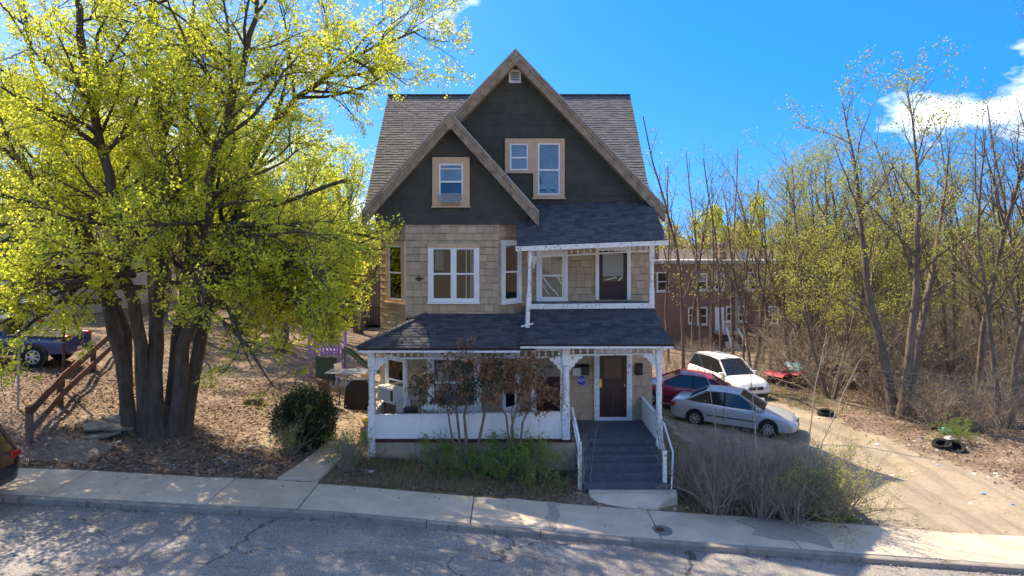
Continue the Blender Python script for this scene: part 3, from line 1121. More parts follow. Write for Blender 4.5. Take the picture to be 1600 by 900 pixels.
# ---- rake boards of the two gables: boxed, weathered, with a pale drip edge on top
def rake(apex, xb, slope, yf, yb, parent, seed):
    r = random.Random(seed)
    sg_ = 1 if xb > apex[0] else -1
    L = abs(xb - apex[0])
    def at(t, off):          # t along X from the apex, off = vertical distance below the roof line
        x = apex[0] + sg_ * t
        return x, apex[1] - slope * t - off
    def quad(t0, t1, o0, o1):
        a = at(t0, o0); b = at(t1, o0); c = at(t1, o1); d = at(t0, o1)
        return [a, b, c, d]
    def board(name, t0, t1, o0, o1, y0, y1, mat):
        q = quad(t0, t1, o0, o1)
        q = [(p[0], y0, p[1]) for p in q]
        mb = MB()
        mb.prism(q, (0, y1 - y0, 0))
        return mb.build(name, mat, parent)
    board('drip_edge', 0, L + .03, -.02, .035, yf - .035, yf + .05, M['drip'])
    # upper fascia in two lengths, then the recessed field and the lower moulding
    cut = L * r.uniform(.5, .62)
    board('rake_board', .0, cut - .003, .036, .17, yf - .012, yf + .03, M['rake'])
    board('rake_board', cut + .003, L, .036, .17, yf - .010, yf + .03, M['rake'])
    cut = L * r.uniform(.3, .42)
    board('rake_board', .0, cut - .003, .172, .36, yf + .018, yf + .05, M['rake'])
    board('rake_board', cut + .003, L, .172, .36, yf + .022, yf + .05, M['rake'])
    board('rake_moulding', .0, L - .02, .361, .44, yf - .004, yf + .05, M['rake'])
    for t in (L * .52, L * .9):
        board('rake_block', t, t + .2, .19, .35, yf - .008, yf + .017, M['rake'])
    # soffit back to the wall and the cut end
    board('rake_soffit', .02, L, .38, .41, yf + .052, yb, M['soffit'])
    board('rake_end', L + .001, L + .03, .04, .44, yf, yf + .3, M['rake'])
rake(BA, 4.55, bs, GYF, 21.0, bgb, 1)
rake(BA, -1.72, bs, GYF, 21.0, bgb, 2)
rake(SA, .74, ss, SYF, 20.1, sg, 3)
rake(SA, -4.28, ss, SYF, 20.1, sg, 4)
for apx, yf, par in ((BA, GYF, bgb), (SA, SYF, sg)):
    mb = MB()
    mb.prism([(apx[0] - .14, yf - .016, apx[1] - .30), (apx[0], yf - .016, apx[1] - .10), (apx[0] + .14, yf - .016, apx[1] - .30), (apx[0], yf - .016, apx[1] - .52)], (0, .02, 0))
    mb.build('apex_block', M['rake'], par)
# vent near the top
u0, u1, z0, z1 = f21.rect(795, 109, 814, 130)
mb = MB()
for (a, b, c, d) in ((u0, u0 + .05, z0, z1), (u1 - .05, u1, z0, z1), (u0 + .05, u1 - .05, z0, z0 + .05), (u0 + .05, u1 - .05, z1 - .05, z1)):
    mb.fbox(f21, a, b, .0, .06, c, d)
vent = mb.build('gable_vent', M['white'], house)
mb = MB(); mb.fbox(f21, u0 + .05, u1 - .05, .02, .024, z0 + .05, z1 - .05)
mb.build('vent_back', M['black'], vent)
zz = z0 + .06
while zz < z1 - .07:
    mb = MB()
    mb.prism([f21.p(u0 + .05, .026, zz + .03), f21.p(u0 + .05, .05, zz), f21.p(u0 + .05, .055, zz + .008), f21.p(u0 + .05, .031, zz + .038)], f21.U * (u1 - u0 - .1))
    mb.build('louvre', M['white'], vent)
    zz += .052

# ---- windows
def rails(mb, fr, u0, u1, z0, z1, w, d0, d1):
    mb.fbox(fr, u0, u0 + w, d0, d1, z0, z1)
    mb.fbox(fr, u1 - w, u1, d0, d1, z0, z1)
    mb.fbox(fr, u0 + w, u1 - w, d0, d1, z0, z0 + w)
    mb.fbox(fr, u0 + w, u1 - w, d0, d1, z1 - w, z1)
def double_hung(fr, u0, u1, z0, z1, win, back='interior', split=.5, sash_mat='vinyl', w=.045, lower=True):
    mb = MB()
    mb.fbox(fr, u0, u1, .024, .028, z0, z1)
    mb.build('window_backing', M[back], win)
    zs = lerp(z0, z1, split)
    for (a, b, off) in ((z0, zs + .02, .034), (zs - .02, z1, .046)):
        mb = MB()
        rails(mb, fr, u0 + .002, u1 - .002, a, b, w, off, off + .024)
        mb.build('sash', M[sash_mat], win)
        mb = MB()
        mb.fbox(fr, u0 + w, u1 - w, off + .006, off + .012, a + w, b - w)
        mb.build('pane', M['glass'], win)
def window(name, fr, rect, cas, mat, sides=1, sill=True, bays=None, back='interior', split=.5, sash='vinyl', d=.085, head=None):
    u0, u1, z0, z1 = rect
    mb = MB()
    mb.fbox(fr, u0, u0 + cas, .0, d, z0, z1)
    mb.fbox(fr, u1 - cas, u1, .0, d, z0, z1)
    mb.fbox(fr, u0 + cas, u1 - cas, .0, d, z1 - cas, z1)
    mb.fbox(fr, u0 + cas, u1 - cas, .0, d, z0, z0 + cas * .6)
    win = mb.build(name, mat, house)
    if sill:
        mb = MB()
        mb.fbox(fr, u0 - .03, u1 + .03, .0, d + .04, z0 - .045, z0 - .002)
        mb.build('sill', mat, win)
    if head:
        mb = MB()
        mb.fbox(fr, u0 - .01, u1 + .01, .0, d + .006, z1 - cas, z1 + .015)
        mb.build('head_board', head, win)
    a, b = u0 + cas, u1 - cas
    n = sides
    gap = .075
    wd = (b - a - gap * (n - 1)) / n
    for i in range(n):
        s0 = a + i * (wd + gap)
        if i:
            mb = MB()
            mb.fbox(fr, s0 - gap, s0, .0, d - .006, z0 + cas * .6, z1 - cas)
            mb.build('mullion', mat, win)
        double_hung(fr, s0, s0 + wd, z0 + cas * .6, z1 - cas, win, back if isinstance(back, str) else back[i], split, sash)
    return win
# attic
ra = f20.rect(676, 246, 734, 322)
w1 = window('window', f20, ra, .19, M['peach'], back='interior', split=.53)
mb = MB(); mb.fbox(f20, ra[0] + .2, ra[1] - .2, .0285, .031, lerp(ra[2], ra[3], .5), ra[3] - .2); mb.build('curtain', M['film'], w1)
ua, ub, za, zb = f20.rect(690, 303, 720, 318)
mb = MB(); mb.fbox(f20, ua, ub, .06, .26, za, zb)
ac = mb.build('air_conditioner', M['grey'], w1)
mb = MB()
for k in range(9):
    zz = lerp(za + .02, zb - .02, k / 8)
    mb.fbox(f20, ua + .02, ub - .02, .261, .268, zz - .004, zz + .004)
mb.build('ac_fins', M['acgrey'], ac)
mb = MB()
u0, u1, z0, z1 = ra
zz = lerp(z0, z1, .76)
mb.fbox(f20, u0 + .2, u1 - .2, .071, .079, zz - .012, zz + .012)
mb.build('glazing_bar', M['vinyl'], w1)
rb1 = f21.rect(789, 217, 842, 271)
rb2 = f21.rect(833, 217, 882, 309)
rb1 = (rb1[0], rb2[0] - .002, rb1[2], rb1[3])
window('window', f21, rb1, .15, M['peach'], back='blind', split=.47, sill=False)
w2 = window('window', f21, rb2, .14, M['peach'], back='film', split=.48, sill=True)
# torn gaps at the foot of the film, showing the dark room
u0, u1, z0, z1 = rb2
mb = MB()
for (a, b, c, d) in ((.18, .42, .11, .145), (.18, .45, .09, .10), (.55, .7, .12, .14), (.62, .72, .09, .105)):
    mb.fbox(f21, lerp(u0, u1, a), lerp(u0, u1, b), .0285, .031, lerp(z0, z1, c), lerp(z0, z1, d))
mb.prism([f21.p(lerp(u0, u1, .2), .0285, lerp(z0, z1, .2)), f21.p(lerp(u0, u1, .27), .0285, lerp(z0, z1, .24)), f21.p(lerp(u0, u1, .25), .0285, lerp(z0, z1, .34)), f21.p(lerp(u0, u1, .2), .0285, lerp(z0, z1, .4))], f21.N * .002)
mb.build('torn_gap', M['interior'], w2)
# second floor
w3 = window('window', f_bay, R['bay2'], .115, M['white'], sides=2, head=M['peach'])
u0, u1, z0, z1 = R['bay2']
mb = MB()
for (a, b) in ((.735, .755), (.83, .842), (.855, .866)):
    mb.fbox(f_bay, lerp(u0, u1, a), lerp(u0, u1, b), .029, .032, lerp(z0, z1, .07), lerp(z0, z1, .9))
tag(mb.build('hanging_cords', M['vinyl'], w3), kind='stuff')
mb = MB()
mb.fbox(f_bay, lerp(u0, u1, .14), lerp(u0, u1, .30), .029, .031, lerp(z0, z1, .55), lerp(z0, z1, .88))
mb.build('curtain', M['curtain'], w3)
window('window', f_lch, R['lch2'], .13, M['peach'])
window('window', f_rch, R['rch2'], .11, M['white'], back='curtain')
w6 = window('window', f_fac, R['por2'], .13, M['white'], back='curtain', split=.52)
# cracked, taped glass of the porch window
u0, u1, z0, z1 = R['por2']
mb = MB()
def tape(pts, wd=.022):
    for i in range(len(pts) - 1):
        a = f_fac.p(lerp(u0, u1, pts[i][0]), .064, lerp(z0, z1, pts[i][1]))
        b = f_fac.p(lerp(u0, u1, pts[i + 1][0]), .064, lerp(z0, z1, pts[i + 1][1]))
        mb.bar(a, b, .004, wd, up=f_fac.N.cross(b - a))
tape([(.22, .47), (.34, .36), (.45, .27), (.58, .2), (.7, .1)], .03)
tape([(.2, .3), (.3, .22), (.42, .12)], .016)
tape([(.2, .36), (.3, .27)], .012)
tape([(.66, .48), (.74, .42), (.78, .33)], .02)
mb.build('tape', M['vinyl'], w6)
# small iron fitting left of the bay window
u0, u1, z0, z1 = f_bay.rect(650, 432, 662, 438)
mb = MB()
mb.fbox(f_bay, u0, u1, .02, .07, lerp(z0, z1, .3), lerp(z0, z1, .7))
mb.lathe(f_bay.p((u0 + u1) / 2, .05, z0 - .02), [(.02, 0), (.05, .03), (.05, .1), (.02, .13)], 8)
mb.build('wall_hook', M['iron'], house)
# ground floor
w7 = window('window', f_lch, R['lch1'], .10, M['white_old'], back='curtain')
u0, u1, z0, z1 = R['lch1']
mb = MB(); mb.fbox(f_lch, u0 + .11, u1 - .11, .03, .42, z0 + .1, z0 + .52)
ac = mb.build('air_conditioner', M['acwhite'], w7, bevel=.012)
mb = MB()
for k in range(8):
    zz = z0 + .14 + k * .043
    mb.fbox(f_lch, u0 + .14, u1 - .3, .421, .43, zz, zz + .014)
mb.build('ac_fins', M['acgrey'], ac)
mb = MB(); mb.fbox(f_lch, u1 - .26, u1 - .14, .421, .428, z0 + .16, z0 + .46)
mb.build('ac_panel', M['black'], ac)
w8 = window('window', f_bay, R['bay1'], .15, M['white_old'], back='curtain')
window('window', f_rch, R['rch1'], .09, M['white_old'], back='interior')

# ---- doors
def panel_door(fr, rect, cas, mat_c, mat_d, name, foot=.0, glass=None, plan=()):
    u0, u1, z0, z1 = rect
    mb = MB()
    mb.fbox(fr, u0, u0 + cas, 0, .08, z0, z1)
    mb.fbox(fr, u1 - cas, u1, 0, .08, z0, z1)
    mb.fbox(fr, u0 + cas, u1 - cas, 0, .08, z1 - cas, z1)
    if foot:
        mb.fbox(fr, u0 + cas, u1 - cas, 0, .09, z0, z0 + foot)
    cs = mb.build('door_casing', mat_c, house)
    mb = MB()
    a, b = u0 + cas + .003, u1 - cas - .003
    mb.fbox(fr, a, b, .024, .034, z0 + foot + .002, z1 - cas - .002)
    dr = mb.build(name, mat_d, house)
    # stiles, rails and panels standing proud
    mb = MB()
    zb, zt = z0 + foot + .004, z1 - cas - .004
    W = b - a
    mb.fbox(fr, a + .001, a + .11, .034, .052, zb, zt)
    mb.fbox(fr, b - .11, b - .001, .034, .052, zb, zt)
    mb.build('stile', mat_d, dr)
    for (t0, t1) in plan:
        mb = MB()
        mb.fbox(fr, a + .11, b - .11, .034, .050, lerp(zb, zt, t0), lerp(zb, zt, t1))
        mb.build('rail', mat_d, dr)
    return dr, a, b, zb, zt
# main door
d1, a, b, zb, zt = panel_door(f_fac, R['door1'], .16, M['white_old'], M['brown_door'], 'front_door', foot=.12,
                              plan=((0, .1), (.34, .42), (.48, .56), (.95, 1)))
mb = MB()
mb.fbox(f_fac, (a + b) / 2 - .05, (a + b) / 2 + .05, .034, .050, lerp(zb, zt, .1), lerp(zb, zt, .34))
mb.build('stile', M['brown_door'], d1)
for (ua, ub) in ((a + .14, (a + b) / 2 - .08), ((a + b) / 2 + .08, b - .14)):
    mb = MB()
    mb.fbox(f_fac, ua, ub, .034, .046, lerp(zb, zt, .13), lerp(zb, zt, .31))
    mb.build('door_panel', M['brown_door'], d1, bevel=.01)
mb = MB(); mb.fbox(f_fac, a + .15, b - .15, .034, .041, lerp(zb, zt, .60), lerp(zb, zt, .92))
mb.build('door_panel', mk('reddish_pane', (.05, .022, .02), (.03, .014, .013), rough=.2, spec=.6), d1)
mb = MB(); mb.fbox(f_fac, a - .012, a + .07, .053, .085, lerp(zb, zt, .46), lerp(zb, zt, .60)); mb.build('lock_plate', M['brass'], d1, bevel=.008)
mb = MB(); mb.lathe(f_fac.p(b - .07, .053, lerp(zb, zt, .5)), [(.012, 0), (.012, -.03), (.034, -.05), (.03, -.075), (.0, -.08)], 10, axis='y'); mb.build('door_knob', M['galv'], d1, smooth=True)
# the other ground-floor door: boarded transom with the number
d3, a, b, zb, zt = panel_door(f_fac, R['door66'], .10, M['white_old'], M['maroon'], 'side_door', foot=.05, plan=((0, .1), (.30, .37), (.5, .6)))
mb = MB(); mb.fbox(f_fac, a + .01, b - .01, .054, .07, lerp(zb, zt, .62), lerp(zb, zt, .99))
bd = mb.build('number_board', M['board'], d3)
# upper door with half-drawn blind
d2, a, b, zb, zt = panel_door(f_fac, R['door2'], .11, M['white'], M['maroon'], 'balcony_door', plan=((0, .07), (.12, .16), (.21, .25), (.30, .37), (.94, 1)))
mb = MB(); mb.fbox(f_fac, a + .11, b - .11, .0345, .037, lerp(zb, zt, .37), lerp(zb, zt, .94)); mb.build('pane_backing', M['interior'], d2)
mb = MB(); mb.fbox(f_fac, a + .112, b - .112, .0375, .040, lerp(zb, zt, .48), lerp(zb, zt, .94)); mb.build('blind', M['blind'], d2)
mb = MB(); mb.fbox(f_fac, a + .111, b - .111, .043, .047, lerp(zb, zt, .372), lerp(zb, zt, .938)); mb.build('pane', M['glass'], d2)
mb = MB()
mb.bar(f_fac.p(a + .2, .0495, lerp(zb, zt, .40)), f_fac.p(b - .3, .0495, lerp(zb, zt, .46)), .003, .02, up=(1, 0, 0))
mb.bar(f_fac.p(b - .25, .0495, lerp(zb, zt, .39)), f_fac.p(b - .14, .0495, lerp(zb, zt, .47)), .003, .03, up=(1, 0, 0))
mb.build('tape', M['vinyl'], d2)

# ---- lettering
def text(s, size, loc, ang, mat, parent, name='lettering', ext=.004, sx=1):
    cu = bpy.data.curves.new(name, 'FONT')
    cu.body = s
    cu.size = size
    cu.extrude = ext
    cu.align_x = 'CENTER'
    cu.align_y = 'CENTER'
    cu.materials.append(mat)
    o = bpy.data.objects.new(name, cu)
    C.objects.link(o)
    dg = bpy.context.evaluated_depsgraph_get()
    me = bpy.data.meshes.new_from_object(o.evaluated_get(dg))
    bpy.data.objects.remove(o)
    me.name = name
    if not me.materials:
        me.materials.append(mat)
    Mx = Matrix.Translation(loc) @ Matrix.Rotation(ang, 4, 'Z') @ Matrix.Rotation(PI / 2, 4, 'X') @ Matrix.Diagonal((sx, 1, 1, 1))
    me.transform(Mx)
    return link(name, me, parent)
def ftext(s, size, fr, u, d, z, mat, parent, **k):
    return text(s, size, fr.p(u, d, z), fr.ang, mat, parent, **k)
u, z = f_fac.hit(858, 572)
for ch, du in (('6', -.055), ('6', .055)):
    ftext(ch, .17, f_fac, u + du, .074, z, M['char_dark'], bd, name='house_number')
u, z = f_fac.hit(982, 571)
ftext('3', .15, f_fac, u, .086, z, M['char_dark'], house, name='house_number')
# letter boxes and the alarm sign
def mailbox(x0, y0, x1, y1, mat, flap):
    u0, u1, z0, z1 = f_fac.rect(x0, y0, x1, y1)
    mb = MB(); mb.fbox(f_fac, u0, u1, .024, .14, z0, lerp(z0, z1, .82))
    o = mb.build('letter_box', mat, house, bevel=.012)
    mb = MB(); mb.prism([f_fac.p(u0 - .005, .024, lerp(z0, z1, .83)), f_fac.p(u0 - .005, .16, lerp(z0, z1, .72)), f_fac.p(u0 - .005, .16, lerp(z0, z1, .76)), f_fac.p(u0 - .005, .024, z1)], f_fac.U * (u1 - u0 + .01))
    mb.build('flap', flap, o)
    return o
mailbox(894, 569, 907, 586, M['acwhite'], M['black'])
mailbox(908, 568, 920, 585, M['black'], M['black'])
mailbox(992, 567, 1003, 585, M['black'], M['black'])
u, z = f_fac.hit(909, 594)
mb = MB()
oc = [(math.cos(PI / 8 + k * PI / 4), math.sin(PI / 8 + k * PI / 4)) for k in range(8)]
mb.prism([f_fac.p(u + .165 * c, .028, z + .165 * s) for c, s in oc], f_fac.N * .012)
sgn = mb.build('alarm_sign', M['char_pale'], house)
mb = MB()
mb.prism([f_fac.p(u + .15 * c, .041, z + .15 * s) for c, s in oc], f_fac.N * .003)
mb.build('sign_face', M['signblue'], sgn)
ftext('ADT', .13, f_fac, u, .0455, z, M['vinyl'], sgn, name='sign_lettering', ext=.001)
# scroll brackets where the gable overhangs the cut corners
for fr, sd in ((f_lch, -1), (f_rch, 1)):
    mb = MB()
    prof = [(0, 0), (.62, 0), (.60, -.06), (.5, -.09), (.46, -.15), (.36, -.17), (.30, -.23), (.16, -.25), (.08, -.32), (0, -.34)]
    um = wl / 2 - .31
    mb.prism([fr.p(um + q[0], .03, Z(.47) + q[1]) for q in prof], fr.N * .05)
    mb.build('scroll_bracket', M['soffit'], house)
# ================================================================== PORCHES
YP = 19.0
# deck, joists edge and skirt
mb = MB(); mb.box(-3.92, 4.12, 19.0, 21.3, DECK - .09, DECK)
deck = mb.build('porch_deck', M['navy'], house)
mb = MB(); mb.box(-3.88, 1.74, 18.955, 19.0, DECK - .085, DECK - .008)
mb.build('deck_edge', M['redtrim'], house)
mb = MB(); mb.box(-3.90, -3.875, 19.0, 21.0, -.2, DECK - .09); mb.build('skirt_board', M['skirt'], house)
xs = [-3.86, -2.66, -1.44, -.22, 1.0, 1.76]
for i in range(5):
    a, b = xs[i] + .004, xs[i + 1] - .004
    mb = MB()
    mb.box(a, b, 19.01, 19.03, gz((a + b) / 2, 18.95) - .25, DECK - .088)
    mb.build('skirt_board', M['skirt'], house)
mb = MB()
mb.bar((-3.86, 18.99, gz(-3.86, 18.95) + .10), (1.76, 18.99, gz(1.76, 18.95) + .06), .03, .10)
mb.build('skirt_batten', M['skirt'], house)
# half wall of upright boards with a cap
hw_t, hw_t2 = Z(-4.83), Z(-4.74)
xs = np.linspace(-3.80, 1.40, 9)
for i in range(8):
    mb = MB()
    mb.box(xs[i] + .002, xs[i + 1] - .002, 18.99 + rng.uniform(-.003, .003), 19.012, DECK + .004, lerp(hw_t, hw_t2, (i + .5) / 8) - .03)
    mb.build('half_wall_panel', M['white'], house)
mb = MB(); mb.bar((-3.80, 19.0, hw_t - .01), (1.40, 19.0, hw_t2 - .01), .09, .035)
mb.build('half_wall_cap', M['white_old'], house)
ys = np.linspace(19.06, 20.85, 4)
for i in range(3):
    mb = MB(); mb.box(-3.90, -3.875, ys[i] + .002, ys[i + 1] - .002, DECK + .004, hw_t - .03)
    mb.build('half_wall_panel', M['white'], house)
mb = MB(); mb.bar((-3.89, 19.07, hw_t - .01), (-3.89, 20.9, hw_t - .01), .09, .035)
mb.build('half_wall_cap', M['white_old'], house)

def turned_post(x, y, z0, z1, name='porch_post', w=.155, base=None):
    mb = MB()
    b = base or .85
    h = w / 2
    mb.box(x - h, x + h, y - h, y + h, z0, z0 + b)
    H = z1 - z0
    prof = [(h * .98, b), (h * .8, b + .04), (h * 1.0, b + .09), (h * 1.0, b + .13), (h * .84, b + .19), (h * .95, b + (H - b) * .35), (h * .9, H - .62), (h * 1.02, H - .58), (h * .8, H - .54), (h * .98, H - .5)]
    mb.lathe((x, y, z0), [(r, q) for r, q in prof], 12)
    mb.box(x - h, x + h, y - h, y + h, z1 - .5, z1)
    return mb.build(name, M['white_old'], house)
LT, RT = Z(-3.0), Z(-2.90)           # underside of the porch beam, left and right stretch
turned_post(-3.87, YP, gz(-3.87, 18.9) - .1, LT, base=DECK - gz(-3.87, 18.9) + 1.0, w=.19)
turned_post(1.49, YP, DECK, Z(-2.95), w=.21, base=.95)
turned_post(4.06, YP, DECK - .25, RT, w=.18, base=.72)
turned_post(.62, 20.55, DECK, LT, w=.09, base=1.0)       # slim post by the side door
def bracket(x, y, zt, s, w=.36, h=.40):
    prof = [(0, 0), (w, 0), (w, -.05), (w * .82, -.09), (w * .70, -.08), (w * .62, -.16), (w * .42, -.19), (w * .36, -.28), (w * .16, -.31), (w * .10, -h), (0, -h)]
    mb = MB()
    mb.prism([(x + s * q[0], y - .02, zt + q[1]) for q in prof], (0, .04, 0))
    return mb.build('corner_bracket', M['white_old'], house)
bracket(-3.79, YP, Z(-3.295), 1)
bracket(1.39, YP, Z(-3.265), -1)
bracket(1.59, YP, Z(-3.205), 1)
bracket(3.98, YP, Z(-3.165), -1)

# spindle friezes
spm = MB()
spm.lathe((0, 0, 0), [(.014, -.075), (.016, -.04), (.036, -.02), (.040, 0), (.030, .02), (.016, .035), (.016, .075)], 8)
sp0 = spm.build('frieze_spindle', M['white'], None, smooth=True)
spmesh = sp0.data
bpy.data.objects.remove(sp0)
def frieze(x0, z0, x1, z1, y, step=.185, h=.15, parent=house):
    """bottom rail from (x0,z0) to (x1,z1), spindles above"""
    mb = MB()
    mb.bar((x0, y, z0), (x1, y, z1), .045, .045)
    rail = mb.build('frieze_rail', M['white_old'], parent)
    mb = MB()
    mb.bar((x0, y, z0 + h + .045), (x1, y, z1 + h + .045), .05, .045)
    mb.build('frieze_top_rail', M['white_old'], parent)
    n = max(2, int((x1 - x0) / step))
    for i in range(n):
        t = (i + .5) / n
        o = bpy.data.objects.new('frieze_spindle', spmesh)
        C.objects.link(o)
        o.parent = rail
        o.location = (lerp(x0, x1, t), y, lerp(z0, z1, t) + .0225 + h / 2)
        o.scale = (1, 1, h / .15)
frieze(-3.79, Z(-3.27), 1.39, Z(-3.24), YP, h=.16)
frieze(1.59, Z(-3.18), 3.98, Z(-3.14), YP, h=.16)
mb = MB()
mb.box(-3.95, 1.5, YP - .05, YP + .05, Z(-3.0), Z(-2.9))
mb.box(1.502, 4.15, YP - .05, YP + .05, Z(-2.92), Z(-2.82))
mb.box(-3.95, -3.85, YP + .052, 21.0, Z(-3.0), Z(-2.9))
mb.box(4.02, 4.12, YP + .052, 21.0, Z(-2.92), Z(-2.82))
mb.build('porch_beam', M['white'], house)
mb = MB(); mb.box(-3.9, 4.1, 19.06, 20.98, Z(-2.90), Z(-2.87)); mb.build('porch_ceiling', M['white'], house)

# lower porch roof: hip on the left, flared slope on the right
EL = Z(-2.91)
TL = Z(-2.15)
ye, yt = 18.5, 20.1
xe, xt = -4.16, -2.52
roof_plane('porch_roof', [(xe, ye, EL), (.62, ye, EL), (.62, yt, TL), (xt, yt, TL)], M['roof_dark'], house, seed=41, underside=M['white'])
roof_plane('porch_roof', [(xe, 21.6, EL), (xe, ye, EL), (xt, yt, TL), (xt, 21.6, TL)], M['roof_dark'], house, seed=42, underside=M['white'])
xr0, xr1 = .22, 4.34
pa, pb, pc = (18.45, Z(-2.79)), (19.25, Z(-2.48)), (20.02, Z(-2.03))
def rp(x, p):
    return (x, p[0], p[1])
roof_plane('porch_roof', [rp(xr0, pa), rp(xr1, pa), rp(xr1 - .10, pb), rp(xr0 + .16, pb)], M['roof_dark'], house, seed=43, underside=M['white'], expo=.135)
roof_plane('porch_roof', [rp(xr0 + .16, pb), rp(xr1 - .10, pb), rp(xr1 - .17, pc), rp(xr0 + .34, pc)], M['roof_dark'], house, seed=44, underside=M['white'], expo=.135)
mb = MB()
mb.prism([(xr0 + .02, 18.5, Z(-2.90)), (xr0 + .02, 18.5, Z(-2.83)), (xr0 + .17, 19.25, Z(-2.53)), (xr0 + .34, 20.0, Z(-2.1)), (xr0 + .34, 20.0, Z(-2.3))], (.02, 0, 0))
mb.prism([(xr1 - .06, 18.5, Z(-2.90)), (xr1 - .06, 18.5, Z(-2.83)), (xr1 - .12, 19.25, Z(-2.55)), (xr1 - .19, 20.0, Z(-2.12)), (xr1 - .19, 21.0, Z(-2.12)), (xr1 - .19, 21.0, Z(-2.9))], (-.02, 0, 0))
mb.build('roof_end', M['roof_dark'], house)
mb = MB()
hp = [(xe, ye, EL + .02), (xt, yt, TL + .02)]
mb.bar(hp[0], hp[1], .2, .025)
mb.build('hip_cap', M['roof_dark'], house)
mb = MB()
mb.bar((xe + .02, ye + .02, EL - .095), (xr0, ye + .02, EL - .095), .03, .05)
mb.bar((xe + .02, ye + .04, EL - .095), (xe + .02, 21.0, EL - .095), .03, .05)
mb.bar((xr0 + .004, 18.475, Z(-2.885)), (xr1, 18.475, Z(-2.885)), .03, .05)
mb.build('porch_fascia', M['white_old'], house)

# balcony
mb = MB(); mb.box(.56, 4.12, 20.03, 21.0, UDECK - .16, UDECK); mb.build('balcony_deck', M['navy'], house)
mb = MB(); mb.bar((.54, 20.0, UDECK - .075), (4.14, 20.0, UDECK - .045), .05, .15); mb.build('balcony_edge', M['white_old'], house)
ue0, ue1, ut0, ut1 = Z(-.16), Z(.01), Z(1.06), Z(1.20)
YE = 18.8
roof_plane('balcony_roof', [(.13, YE, ue0), (4.24, YE, ue1), (4.24, 21.0, ut1 + .025), (.13, 21.0, ut0)], M['roof_dark'], house, seed=45, underside=M['white'])
mb = MB()
mb.bar((.10, YE - .02, ue0 - .085), (4.27, YE - .02, ue1 - .085), .035, .12)
mb.bar((.10, YE - .045, ue0 - .035), (4.27, YE - .045, ue1 - .035), .03, .035)
mb.build('balcony_fascia', M['white_old'], house)
mb = MB()
mb.prism([(4.2, YE, ue1 - .14), (4.2, YE, ue1 - .08), (4.2, 21, ut1 - .08), (4.2, 21, ut1 - .3)], (.025, 0, 0))
mb.prism([(.16, YE, ue0 - .14), (.16, YE, ue0 - .08), (.16, 21, ut0 - .08), (.16, 21, ut0 - .3)], (.025, 0, 0))
mb.build('balcony_roof_end', M['white_old'], house)
mb = MB(); mb.box(.55, 4.12, 19.9, 20.02, Z(-.17), Z(-.02)); mb.build('balcony_beam', M['white_old'], house)
frieze(.55, Z(-.50), 3.98, Z(-.31), 19.95, step=.178, h=.14)
p = turned_post(4.05, 19.97, UDECK, Z(-.12), name='balcony_post', w=.145, base=.45)
turned_post(.52, 19.97, UDECK - .14, Z(-.17), name='balcony_post', w=.09, base=.45)
# loose post that slipped off the deck and stands on the lower roof
mb = MB()
a, b = Vector((.425, 19.22, Z(-2.44))), Vector((.50, 18.98, Z(-.27)))
mb.bar(a, lerp(a, b, .42), .10, .10)
mb.tube([lerp(a, b, .42), lerp(a, b, .45), lerp(a, b, .47), lerp(a, b, .5), lerp(a, b, .8), lerp(a, b, .82), lerp(a, b, .85)], [.05, .034, .05, .036, .044, .05, .036], 10)
mb.bar(lerp(a, b, .85), b, .10, .10)
mb.bar(lerp(a, b, .03) + Vector((-.17, -.05, -.03)), lerp(a, b, .03) + Vector((.17, -.05, .05)), .03, .04)
mb.build('leaning_post', M['white_old'], house)
bracket(.60, 19.95, Z(-.52), 1, .14, .3)

# front steps
sx0, sx1 = 1.86, 3.94
rise = (DECK - .12) / 6
run = .28
mb = MB()
prof = [(19.0, DECK - .05)]
for k in range(6):
    prof.append((19.0 - run * k, DECK - rise * k - .05))
    prof.append((19.0 - run * k, DECK - rise * (k + 1) - .05))
prof = [(19.0, DECK - .2)] + [(19.0 - run * k + .03, DECK - rise * k - .2) for k in range(1, 5)] + [(19.0 - run * 5 + .04, .0), (19.0, .0)]
mb.prism([(sx0 + .01, p[0], p[1]) for p in prof], (sx1 - sx0 - .02, 0, 0))
steps = mb.build('front_steps', M['navy'], house)
for k in range(6):
    yf = 19.0 - run * k
    zt = DECK - rise * k
    mb = MB(); mb.box(sx0, sx1, yf - .02, yf - .002, zt - rise, zt - .036)
    mb.build('riser', M['navy'], steps)
    if k:
        mb = MB(); mb.box(sx0 - .03, sx1 + .03, yf - .045, yf + run - .022, zt - .035, zt)
        mb.build('tread', M['navy'], steps, bevel=.008)
mb = MB(); mb.box(sx0 - .02, sx1 + .04, 18.945, 18.999, DECK - .034, DECK + .001); mb.build('tread', M['navy'], steps)
# hand rails
mb = MB(); mb.box(1.70, 1.80, 17.72, 17.80, gz(1.7, 17.7) - .1, Z(-5.22)); nl = mb.build('newel', M['white_old'], house, bevel=.008)
mb = MB()
mb.bar((1.66, 18.92, Z(-4.62)), (1.75, 17.78, Z(-5.26)), .05, .07)
mb.bar((1.68, 18.92, Z(-5.0)), (1.75, 17.78, Z(-5.62)), .035, .06)
mb.build('hand_rail', M['white_old'], house)
mb = MB(); mb.box(3.88, 3.98, 17.66, 17.74, .0, Z(-5.42)); mb.build('newel', M['white_old'], house, bevel=.008)
mb = MB()
mb.bar((3.95, 18.95, Z(-4.70)), (3.93, 17.7, Z(-5.46)), .05, .08)
mb.bar((3.95, 18.95, Z(-5.05)), (3.93, 17.7, Z(-5.78)), .035, .06)
mb.build('hand_rail', mk('bare_rail', (.55, .53, .5), (.3, .26, .22), scale=14, rough=.9, wear=(.18, .14, .11), wscale=10, wlo=.5, whi=.6), house)
mb = MB()
